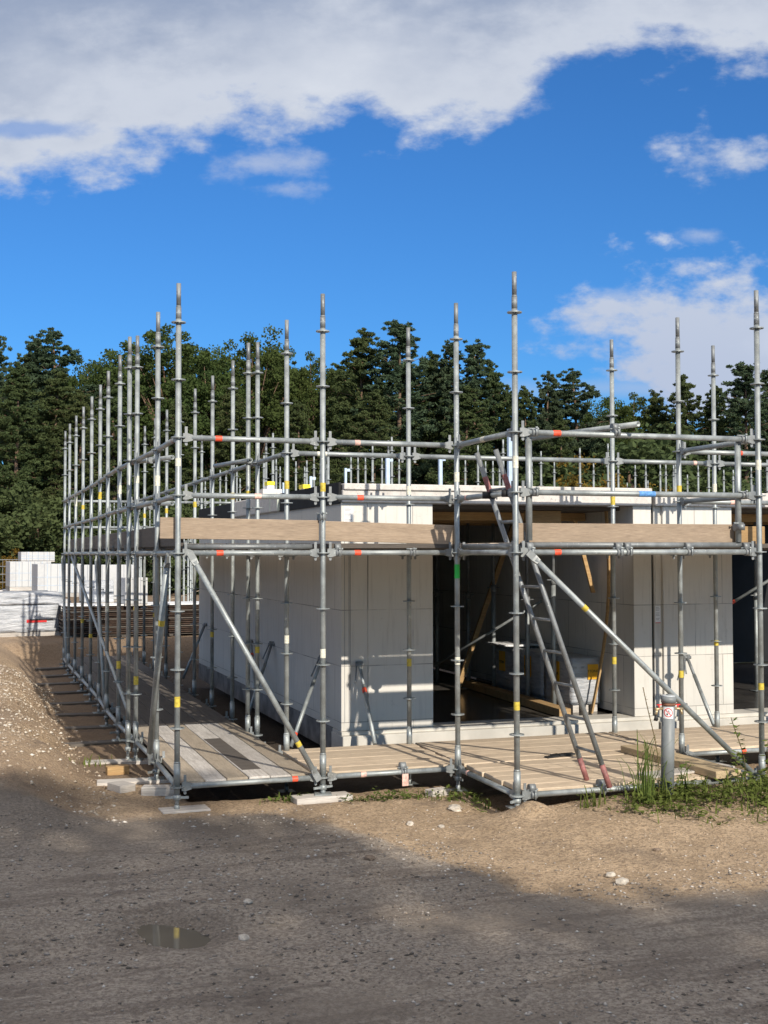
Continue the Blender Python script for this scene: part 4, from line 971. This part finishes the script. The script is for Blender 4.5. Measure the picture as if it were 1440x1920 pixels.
# board stack
bs = empty('board_stack', (1.9, 16.6, .42), 'long dark stack of used boards and panels beyond the left walkway', 'board stack')
rr = random.Random(12)
for k in range(15):
    z = .03+k*.042
    MB().box((-1.75+rr.uniform(-.06, .06), -.55+rr.uniform(-.05, .03), z), (1.75+rr.uniform(-.06, .06), .6, z+.026), .003).build('board_layer', 'board' if k % 4 else 'dark_wood', bs)
MB().box((-1.8, -.6, .662), (1.85, .6, .69), .003).build('top_sheet', 'paper', bs)
mb = MB()
for x in (-1.5, -.5, .5, 1.5): mb.box((x-.05, -.6, 0), (x+.05, .6, .028))
mb.build('bearer', 'dark_wood', bs)
lath((2.1, 16.0, 1.12), (3.1, 15.9, 1.42), .03, .05, 'new_wood', 'fresh lath lying aslant on the board stack')
# mesh fence far left
fe = empty('site_fence', (-3.0, 38, .42), 'dark wire mesh site fence at the far left edge below the trees', 'fence')
mb = MB()
for k in range(34): mb.cyl((k*.12, 0, .1), (k*.12, 0, 1.55), .008, seg=5)
for z in (.1, .4, .7, 1.0, 1.3, 1.55): mb.cyl((0, 0, z), (4.1, 0, z), .014, seg=5)
mb.build('mesh_panel', 'galv_dark', fe)
for k in range(3): MB().cyl((k*2.05, 0, 0), (k*2.05, 0, 1.6), .03, seg=8).build('fence_post', 'steel_blue', fe)
br_ = empty('road_barrier', (-3.0, 37, .42), 'low white barrier in front of the mesh fence at the left edge', 'barrier')
MB().box((0, 0, .18), (4.0, .08, .42), .01).build('beam', 'slab', br_)
for k in range(3): MB().box((.3+k*1.6, -.05, 0), (.5+k*1.6, .12, .175)).build('foot', 'slab', br_)

# distant standards of other scaffolds (one mesh each, many copies)
def far_mesh():
    mb = MB().cyl((0, 0, 0), (0, 0, 4.3), .0245, seg=8).cyl((0, 0, 4.3), (0, 0, 4.48), .019, seg=8)
    for k in range(9): mb.cyl((0, 0, .195+.5*k), (0, 0, .205+.5*k), .06, seg=12)
    return mb.mesh('far_standard', 'galv')
FM = far_mesh()
POSTS = [(6.11, 12.09), (7.98, 16.99), (9.82, 17.3), (8.48, 13.35), (10.44, 17.48), (10.56, 17.3), (10.71, 17.23), (8.44, 11.96), (11.63, 17.31), (10.43, 14.32), (12.17, 17.14), (10.87, 13.3), (13.39, 17.35), (10.94, 12.18), (13.81, 16.83), (18.6, 24.72), (14.71, 17.54), (14.9, 17.33), (18.63, 23.48), (15.24, 17.18), (15.38, 17.14), (15.68, 17.25), (15.11, 16.25), (18.22, 20.57), (16.41, 17.23), (14.57, 13.97), (18.03, 18.46), (18.31, 18.42), (18.13, 17.34), (16.9, 14.96), (4.72, 22.49), (4.92, 22.68), (4.82, 20.75), (6.03, 26.09), (6.74, 28.23), (4.75, 17.32), (3.71, 12.05), (5.25, 18.18), (5.99, 20.8), (5.92, 18.87), (6.1, 18.5), (6.61, 20.62), (5.95, 17.28), (6.65, 19.21), (6.25, 17.19), (6.83, 17.17), (7.04, 17.28), (7.21, 17.23), (6.34, 14.01), (7.54, 16.96), (5.29, 28.66), (5.26, 27.74), (4.43, 22.35), (3.89, 42.74), (4.22, 44.33), (4.08, 41.59), (4.47, 43.69), (4.89, 45.97), (4.74, 43.06), (5.42, 47.09), (5.3, 44.05), (5.78, 45.72), (5.58, 42.81), (6.32, 46.84)]
for k, (x, y) in enumerate(POSTS):
    o = link('far_scaffold_standard', FM, None, (x, y, 0 if y < 14 else .0))
    if x < 7.6 and y > 27 or y > 40: lb, gr = 'tiny far scaffold post of the site behind the left rails', 'tiny scaffold posts far behind the left rails'
    elif x < 7.6: lb, gr = 'thin scaffold post behind the roof left of the doorway', 'scaffold posts behind the roof, left part'
    else: lb, gr = 'thin scaffold post rising behind the white roof slab before the trees', 'scaffold posts behind the roof, right part'
    tag(o, lb, 'scaffold post', gr)
rr = random.Random(5)
for k in range(26):
    x = 2.2+.14*k+rr.uniform(-.04, .04); y = 19.5+rr.uniform(0, 4)
    if x > 3.4 and y < 20: y += 2
    o = link('far_scaffold_standard', FM, None, (x, y, -1.9+rr.uniform(0, .3))); o.scale = (1, 1, 1)
    tag(o, 'dark scaffold post of the dense cluster behind the board stack', 'scaffold post', 'dense posts behind the board stack')
for k, (x0, x1, y, z) in enumerate(((3.5, 9.0, 41.5, 2.72), (3.5, 9.0, 41.5, 3.2))):
    tube((x0, y, z), (x1, y, z), '%s far rail of the scaffold behind the left rails' % ('lower', 'upper')[k])

# ------------------------------------------------------------------ plants
def leafmat(name, c1, c2, tr=.25, rough=.6, objvar=.5):
    m, T, b = mat(name, rough); g = T.n('ShaderNodeNewGeometry'); oi = T.n('ShaderNodeObjectInfo')
    n = T.noise(g.outputs['Position'], .9, 4, .6)
    cc = T.mix(T.ss(n, .35, .65), c1, c2); r_ = g.outputs['Random Per Island']
    cc = T.mix(T.ss(r_, 0, 1, 0, .4), cc, tuple(x*1.35 for x in c1))
    cc = T.mix(T.m('MULTIPLY', oi.outputs['Random'], objvar), cc, (c1[0]*1.05, c1[1]*.85, c1[2]*.8))
    T.nt.links.new(cc, b.inputs['Base Color']); b.inputs['Specular IOR Level'].default_value = .08; b.inputs['Roughness'].default_value = .9
    tb = T.n('ShaderNodeBsdfTranslucent'); T.nt.links.new(cc, tb.inputs[0]); mx = T.n('ShaderNodeMixShader'); mx.inputs[0].default_value = tr
    T.nt.links.new(b.outputs[0], mx.inputs[1]); T.nt.links.new(tb.outputs[0], mx.inputs[2])
    T.nt.links.new(mx.outputs[0], T.nt.nodes['Material Output'].inputs[0]); return m
MT['pine'] = leafmat('pine_needles', (.088, .116, .046), (.056, .082, .034), .3)
MT['pine2'] = leafmat('pine_needles_bluish', (.080, .116, .064), (.048, .080, .046), .3)
MT['leaf'] = leafmat('broad_leaves', (.078, .112, .034), (.044, .072, .025), .35)
MT['gold'] = leafmat('autumn_leaves', (.22, .15, .03), (.11, .085, .02), .3)
MT['weed'] = leafmat('weed_leaves', (.15, .20, .05), (.075, .115, .03), .3)
MT['dryweed'] = leafmat('dry_stems', (.20, .16, .08), (.14, .11, .06), .2)
MT['bark'] = simple('pine_bark', (.16, .10, .065), .95, 0, .35, 5, .02)
def quads_mesh(name, C, A, B, m):
    """C centres, A,B half axes (n,3)"""
    V = np.stack([C-A-B, C+A-B, C+A+B, C-A+B], 1).reshape(-1, 3); Fc = np.arange(len(V)).reshape(-1, 4)
    me = bpy.data.meshes.new(name); np_mesh(me, V, Fc); me.materials.append(m); return me
def rv(rs, n):
    v_ = rs.normal(size=(n, 3)); return v_/np.linalg.norm(v_, axis=1, keepdims=True)
def pine(seed, H, cb, Rw, m, nb=110, dens=30, flat=.38, top=1.0):
    nb = int(nb*1.45); dens = int(dens*1.9); flat += .12
    rs = np.random.RandomState(seed); C = []; A = []; B = []; br = MB()
    bend = rs.normal(size=2)*.25
    tp = lambda h: np.array([bend[0]*(h/H)**2, bend[1]*(h/H)**2, h])
    br.path([tp(h) for h in np.linspace(0, H*.97, 9)], .1, 7, [H*.016*(1-.9*i/8)+.015 for i in range(9)])
    for i in range(nb):
        t = rs.rand()**.8; h = cb+(H-cb)*t
        prof = ((1-t)**(.68 if top < 2 else .6))*(.55+.45*min(1, t/.25))+.07*top
        L = Rw*prof*rs.uniform(.5, 1.12); az = rs.rand()*6.283; d = np.array([math.cos(az), math.sin(az), rs.uniform(-.02, .28)+.25*t])
        p0 = tp(h); tip = p0+d*L
        if i % 3 == 0: br.path([p0, p0+d*L*.5, tip*1.0], .03, 4, [.05*(1-.6*t), .03*(1-.6*t), .008])
        nc = 2+int(L/.55)
        for f in np.linspace(.35, 1.0, nc):
            c = p0+d*L*f+rs.normal(size=3)*.13; r = rs.uniform(.18, .42)*(.55+.65*(1-t))
            n = int(dens*rs.uniform(.7, 1.3)); q = rv(rs, n)*(rs.rand(n, 1)**.45)*np.array([r, r, r*flat])
            C.append(c+q); u_ = rv(rs, n)*np.array([1, 1, .7])+np.array([0, 0, .35]); u_ = u_/np.linalg.norm(u_, axis=1, keepdims=True)
            w_ = np.cross(u_, rv(rs, n)); w_ /= np.linalg.norm(w_, axis=1, keepdims=True)+1e-9
            A.append(u_*rs.uniform(.05, .105, (n, 1))); B.append(w_*rs.uniform(.016, .034, (n, 1)))
    return quads_mesh('crown', np.concatenate(C), np.concatenate(A), np.concatenate(B), m), br.mesh('trunk', 'bark')
def broad(seed, H, cb, Rw, m, nc=150, dens=64, leaf=.085):
    nc = int(nc*2.0); dens = int(dens*1.5); leaf *= .68
    rs = np.random.RandomState(seed); C = []; A = []; B = []; br = MB()
    br.path([(0, 0, 0), (.1, .05, H*.3), (0, -.1, H*.6), (.1, 0, H*.85)], .1, 8, [H*.02, H*.016, H*.01, .03])
    for i in range(nc):
        t = rs.rand(); q = rv(rs, 1)[0]; rr_ = rs.rand()**.33
        c = np.array([q[0]*Rw*rr_, q[1]*Rw*rr_, (cb+H)/2+q[2]*(H-cb)/2*rr_]); c += rs.normal(size=3)*.25
        r = rs.uniform(.26, .66)
        if i % 6 == 0: br.path([(0, 0, max(cb*.8, c[2]*.6)), tuple(c*np.array([.5, .5, .85])), tuple(c)], .03, 4, [.07, .04, .01])
        n = int(dens*rs.uniform(.6, 1.3)); qq = rv(rs, n)*(rs.rand(n, 1)**.4)*np.array([r, r, r*.7])
        C.append(c+qq); u_ = rv(rs, n); w_ = np.cross(u_, rv(rs, n)); w_ /= np.linalg.norm(w_, axis=1, keepdims=True)+1e-9
        A.append(u_*rs.uniform(leaf*.6, leaf*1.3, (n, 1))); B.append(w_*rs.uniform(leaf*.4, leaf*.9, (n, 1)))
    return quads_mesh('crown', np.concatenate(C), np.concatenate(A), np.concatenate(B), m), br.mesh('trunk', 'bark')
PR = {
 'pineA': pine(1, 14, 1.2, 3.4, MT['pine'], 150), 'pineB': pine(2, 14, 2.5, 3.0, MT['pine2'], 120, 28, .34, 1.6), 'pineC': pine(3, 14, 5.5, 2.6, MT['pine2'], 75, 34, .32, 2.2),
 'pineD': pine(6, 14, .8, 3.6, MT['pine'], 160), 'broadA': broad(4, 13, 2.0, 3.6, MT['leaf'], 230), 'broadB': broad(5, 13, 3.5, 3.0, MT['leaf'], 170), 'gold': broad(7, 5, .4, 1.6, MT['gold'], 50, 50, .07), 'bush': broad(8, 4, -.4, 2.2, MT['pine'], 60, 60)}
NAME = {'pineA': 'pine_tree', 'pineB': 'pine_tree', 'pineC': 'pine_tree', 'pineD': 'pine_tree', 'broadA': 'broadleaf_tree', 'broadB': 'broadleaf_tree', 'gold': 'autumn_shrub', 'bush': 'forest_shrub'}
HT = {'pineA': 14, 'pineB': 14, 'pineC': 14, 'pineD': 14, 'broadA': 13.3, 'broadB': 13.3, 'gold': 5, 'bush': 4}
def tree(kind, x, y, H, label, cat='tree', group=None, rz=None, w=1.0, z=.3):
    o = empty(NAME[kind], (x, y, z), label, cat, group, rz if rz is not None else hash_(x, y)*6.28)
    s = H/HT[kind]; o.scale = (s*w, s*w, s)
    cr, tr = PR[kind]; link('crown', cr, o); link('trunk', tr, o)
    return o
def wpos(px, D):  # bearing of a forest tree -> ground position at distance D
    d = F+R2*((px-720)/2287.9); return CAM.x+d.x*D, CAM.y+d.y*D
def wh(py, D): return (1037-py)/2287.9*D+2.2-.3
FT = [ # bearing px, treetop px, distance, kind, width, label
 (-18, 625, 60, 'pineC', .7, 'pine cut by the left edge with a lone dark top'),
 (28, 690, 57, 'pineD', 1.0, 'lower pine at the far left above the mesh fence'),
 (60, 640, 66, 'pineB', .8, 'feathery pale pine top at the left, left of the layered dark one'),
 (112, 620, 64, 'pineC', 1.1, 'pine with layered dark top at the left above the outer row'),
 (95, 700, 58, 'pineA', 1.1, 'bushy brownish pine in front of the layered dark one'),
 (172, 660, 66, 'broadB', .7, 'small broadleaf crown in the gap behind the left outer row'),
 (150, 740, 57, 'pineD', 1.0, 'pine low behind the ends of the left outer row'),
 (240, 650, 68, 'broadA', .8, 'broadleaf tree left of the corner standard, lower shoulder'),
 (318, 604, 66, 'broadA', 1.15, 'big broad oak crown behind the front corner standard'),
 (215, 720, 59, 'pineA', 1.0, 'pine standing below the oak shoulder at the left'),
 (390, 650, 64, 'broadB', .9, 'broadleaf tree right of the big oak crown'),
 (330, 760, 58, 'pineD', 1.0, 'dark lower tree under the big oak crown'),
 (476, 612, 66, 'broadB', 1.0, 'broadleaf tree with a peaked top behind the doubled inner standards'),
 (440, 730, 58, 'pineA', 1.0, 'pine below the peaked broadleaf tree'),
 (530, 640, 68, 'broadB', .8, 'narrow broadleaf crown between the peaked tree and the brownish one'),
 (585, 657, 67, 'broadA', .7, 'brownish round crown just left of the second front standard'),
 (560, 760, 57, 'pineD', 1.0, 'dark pine low behind the second front standard'),
 (672, 622, 64, 'pineA', 1.0, 'tall pine right of the second front standard'),
 (748, 612, 63, 'pineB', 1.1, 'tallest feathery pine behind the standard left of the doorway'),
 (700, 740, 56, 'pineD', 1.1, 'full green pine in front of the two tall ones in the middle'),
 (800, 665, 64, 'pineA', .9, 'pine between the feathery one and the inner porch corner standard'),
 (842, 650, 63, 'pineB', .8, 'slim pine just left of the inner porch corner standard'),
 (892, 648, 62, 'pineB', .9, 'twin topped pine between the two tall porch standards'),
 (870, 730, 57, 'pineA', 1.1, 'wide olive pine in front of the twin topped one'),
 (935, 690, 62, 'pineA', .9, 'pine sloping down behind the tallest porch standard'),
 (985, 735, 60, 'pineD', .8, 'low pine right of the tallest porch standard'),
 (1022, 702, 60, 'pineC', .8, 'thin open pine with sky around it, right of the tallest standard'),
 (1090, 697, 61, 'pineC', 1.2, 'flat topped dark pine before the white cloud'),
 (1050, 790, 57, 'pineD', .9, 'dark undergrowth pine below the thin open one'),
 (1135, 735, 63, 'broadB', .8, 'broadleaf crown left of the standard in the doorway'),
 (1190, 735, 63, 'broadA', .8, 'broadleaf crown between the doorway and deck standards'),
 (1240, 738, 62, 'pineA', .9, 'pine left of the standard behind the pipe'),
 (1180, 820, 56, 'bush', 1.3, 'dark leafy shrub mass behind the right roof slab'),
 (1295, 712, 60, 'pineA', .9, 'full dark pine right of the standard behind the pipe'),
 (1345, 732, 61, 'pineD', .9, 'pine behind the standard in front of the pillar'),
 (1400, 690, 58, 'pineB', 1.1, 'pale feathery pine left of the right corner standard'),
 (1450, 700, 59, 'pineB', 1.0, 'pale feathery pine cut by the right edge')]
for px, py, D, k, w_, lb in FT:
    x, y = wpos(px, D); tree(k, x, y, wh(py, D), lb, group='trees of the forest edge', w=w_)
rr = random.Random(21)
for i in range(34):       # second row, seen through the gaps
    px = -80+i*47+rr.uniform(-12, 12); D = 74+rr.uniform(0, 8); x, y = wpos(px, D)
    top = np.interp(px, [0, 120, 300, 480, 700, 900, 1000, 1200, 1440], [680, 690, 670, 670, 680, 710, 775, 775, 770])
    tree(['pineA', 'pineD', 'broadA'][i % 3], x, y, wh(top+rr.uniform(-8, 14), D), 'dark tree filling the forest behind the front trees', group='dark trees deep in the forest', w=.95)
for i in range(22):       # undergrowth
    px = -60+i*72+rr.uniform(-15, 15); D = 53+rr.uniform(0, 4); x, y = wpos(px, D)
    tree('bush', x, y, 3.2+rr.uniform(0, 1.6), 'dark green shrub at the foot of the forest edge', 'shrub', 'shrubs at the foot of the forest edge', w=1.3)
for px, D, H, lb in ((1095, 50, 5.6, 'golden leaved shrub right of the left gate tube'), (1065, 51, 3.6, 'small golden shrub beside the taller golden one'), (1215, 50, 4.5, 'golden leaved shrub between the doorway and deck standards'), (30, 51, 2.0, 'rusty leaved shrub above the white stacks at the left')):
    x, y = wpos(px, D); tree('gold', x, y, H, lb, 'shrub')
# trees behind the viewer, whose shade falls on the road
for x, y, H, k, w_, lb in ((-3.4, -21.8, 13.6, 'broadA', 1.15, 'leafy roadside tree behind the viewer, far left'), (1.0, -22.3, 13.1, 'broadA', 1.0, 'leafy roadside tree behind the viewer, left'), (4.2, -26, 12.4, 'broadA', 1.0, 'leafy roadside tree behind the viewer, middle'), (8.5, -26.5, 12.4, 'broadB', 1.2, 'leafy roadside tree behind the viewer, right'), (1.8, -28, 13, 'broadB', 1.1, 'leafy roadside tree behind the viewer, second row')):
    tree(k, x, y, H, lb, w=w_, z=0)

# weeds by the pipe
def weeds(name, label, spots, n, seed, h0, h1, m='weed', leafy=.5, cat='weeds', kind='stuff'):
    rs = np.random.RandomState(seed); V = []; Fc = []
    def add(q):
        b0 = len(V); V.extend(q); Fc.append([b0, b0+1, b0+2, b0+3])
    for i in range(n):
        cx, cy, sx, sy = spots[rs.randint(len(spots))]
        x = cx+rs.normal()*sx; y = cy+rs.normal()*sy; z = gh(x, y); h = rs.uniform(h0, h1)
        if rs.rand() < leafy:   # small leaves on a short stem
            for k in range(7):
                c = np.array([x, y, z+h*.75*rs.rand()])+rs.normal(size=3)*np.array([.03, .03, .005]); a = rv(rs, 1)[0]*np.array([1, 1, .35]); a *= rs.uniform(.014, .036)/np.linalg.norm(a)
                b_ = np.cross(a, rv(rs, 1)[0]*.3+np.array([0, 0, 1])); b_ *= rs.uniform(.4, .6)
                add([c-a, c-b_*.9, c+a, c+b_*.9])
        else:
            a = rs.rand()*6.28; d = np.array([math.cos(a), math.sin(a)]); w_ = rs.uniform(.004, .009); sd = np.array([-d[1], d[0]])*w_; ln = rs.uniform(.2, .7)*h
            prev = None
            for t in np.linspace(0, 1, 5):
                p = np.array([x+d[0]*ln*t**1.6, y+d[1]*ln*t**1.6, z+h*(1-(1-t)**1.7)*(1-.25*t*t)]); ww = sd*(1-t*.9)
                cur = (np.array([p[0]-ww[0], p[1]-ww[1], p[2]]), np.array([p[0]+ww[0], p[1]+ww[1], p[2]]))
                if prev: add([prev[0], prev[1], cur[1], cur[0]])
                prev = cur
    me = bpy.data.meshes.new(name); np_mesh(me, np.array(V), np.array(Fc)); me.materials.append(MT[m]); o = link(name, me)
    return tag(o, label, cat, kind=kind)
weeds('weed_patch', 'low green weeds around the grey pipe and brace foot', [(3.75, -1.55, .18, .08), (4.1, -1.65, .2, .12), (4.55, -1.75, .25, .15), (4.8, -1.55, .2, .12), (4.3, -1.9, .3, .1), (4.65, -2.0, .2, .08), (5.0, -1.5, .2, .15), (3.95, -1.45, .12, .05), (4.2, -2.15, .5, .15), (3.6, -1.8, .2, .12)], 760, 3, .04, .26, leafy=.7)
weeds('weed_patch', 'sparse grass tufts below the front deck', [(2.0, -.15, .3, .08), (2.4, -.25, .15, .1), (1.0, .1, .15, .05), (1.7, -.1, .2, .06), (2.6, -.6, .12, .15)], 170, 4, .03, .11, leafy=.6)
weeds('weed_patch', 'thin grass sprigs on the sand at the left bank', [(-.45, 2.6, .12, .12)], 26, 6, .05, .13, leafy=.0)
weeds('grass_tuft', 'long bladed grass tuft left of the grey pipe', [(3.62, -1.6, .07, .05)], 42, 7, .30, .72, leafy=.1, cat='grass tuft', kind=None)
weeds('grass_tuft', 'small grass tuft at the porch front below the ladder', [(3.17, -1.52, .05, .03)], 22, 8, .10, .22, leafy=.1, cat='grass tuft', kind=None)
weeds('grass_tuft', 'grass blades drooping right of the grey pipe', [(4.02, -1.55, .025, .015)], 22, 9, .2, .45, leafy=.2, cat='grass tuft', kind=None)
def shoot(x, y, h, label, seed, m='weed', leaf=.03, lean=(.05, 0), n=26):
    rs = np.random.RandomState(seed); rt = empty('weed_shoot', (x, y, gh(x, y)), label, 'plant')
    P = [np.array([lean[0]*t*t*h*3+.02*math.sin(5*t), lean[1]*t*t, h*t]) for t in np.linspace(0, 1, 8)]
    MB().path(P, .003, 5, [.004]*8).build('stem', 'dryweed', rt)
    C = []; A = []; B = []
    for i in range(n):
        t = .15+.85*i/n; k = t*7; j = min(6, int(k)); c = P[j]+(P[j+1]-P[j])*(k-j); a = rv(rs, 1)[0]*np.array([1, 1, .4]); a /= np.linalg.norm(a); c = c+a*leaf*1.1
        b_ = np.cross(a, np.array([0, 0, 1.0])+rv(rs, 1)[0]*.4); b_ /= np.linalg.norm(b_)
        C.append(c); A.append(a*leaf); B.append(b_*leaf*.6)
    V = np.stack([np.array(C)-A, np.array(C)-B, np.array(C)+A, np.array(C)+B], 1).reshape(-1, 3)
    me = bpy.data.meshes.new('leaves'); np_mesh(me, V, np.arange(len(V)).reshape(-1, 4)); me.materials.append(MT[m]); link('leaves', me, rt)
shoot(4.70, -1.42, .62, 'leafy bramble shoot rising before the porch brace', 1, lean=(-.06, 0), n=44)
shoot(4.85, -1.5, .42, 'shorter bramble shoot at the foot of the porch brace', 2, n=36)
shoot(4.55, -1.5, .34, 'low leafy sprig between the pipe and the bramble', 3, n=32)
shoot(3.72, -1.62, .95, 'tall dry seeding stem left of the grey pipe', 4, 'dryweed', .010, (-.04, 0), 40)
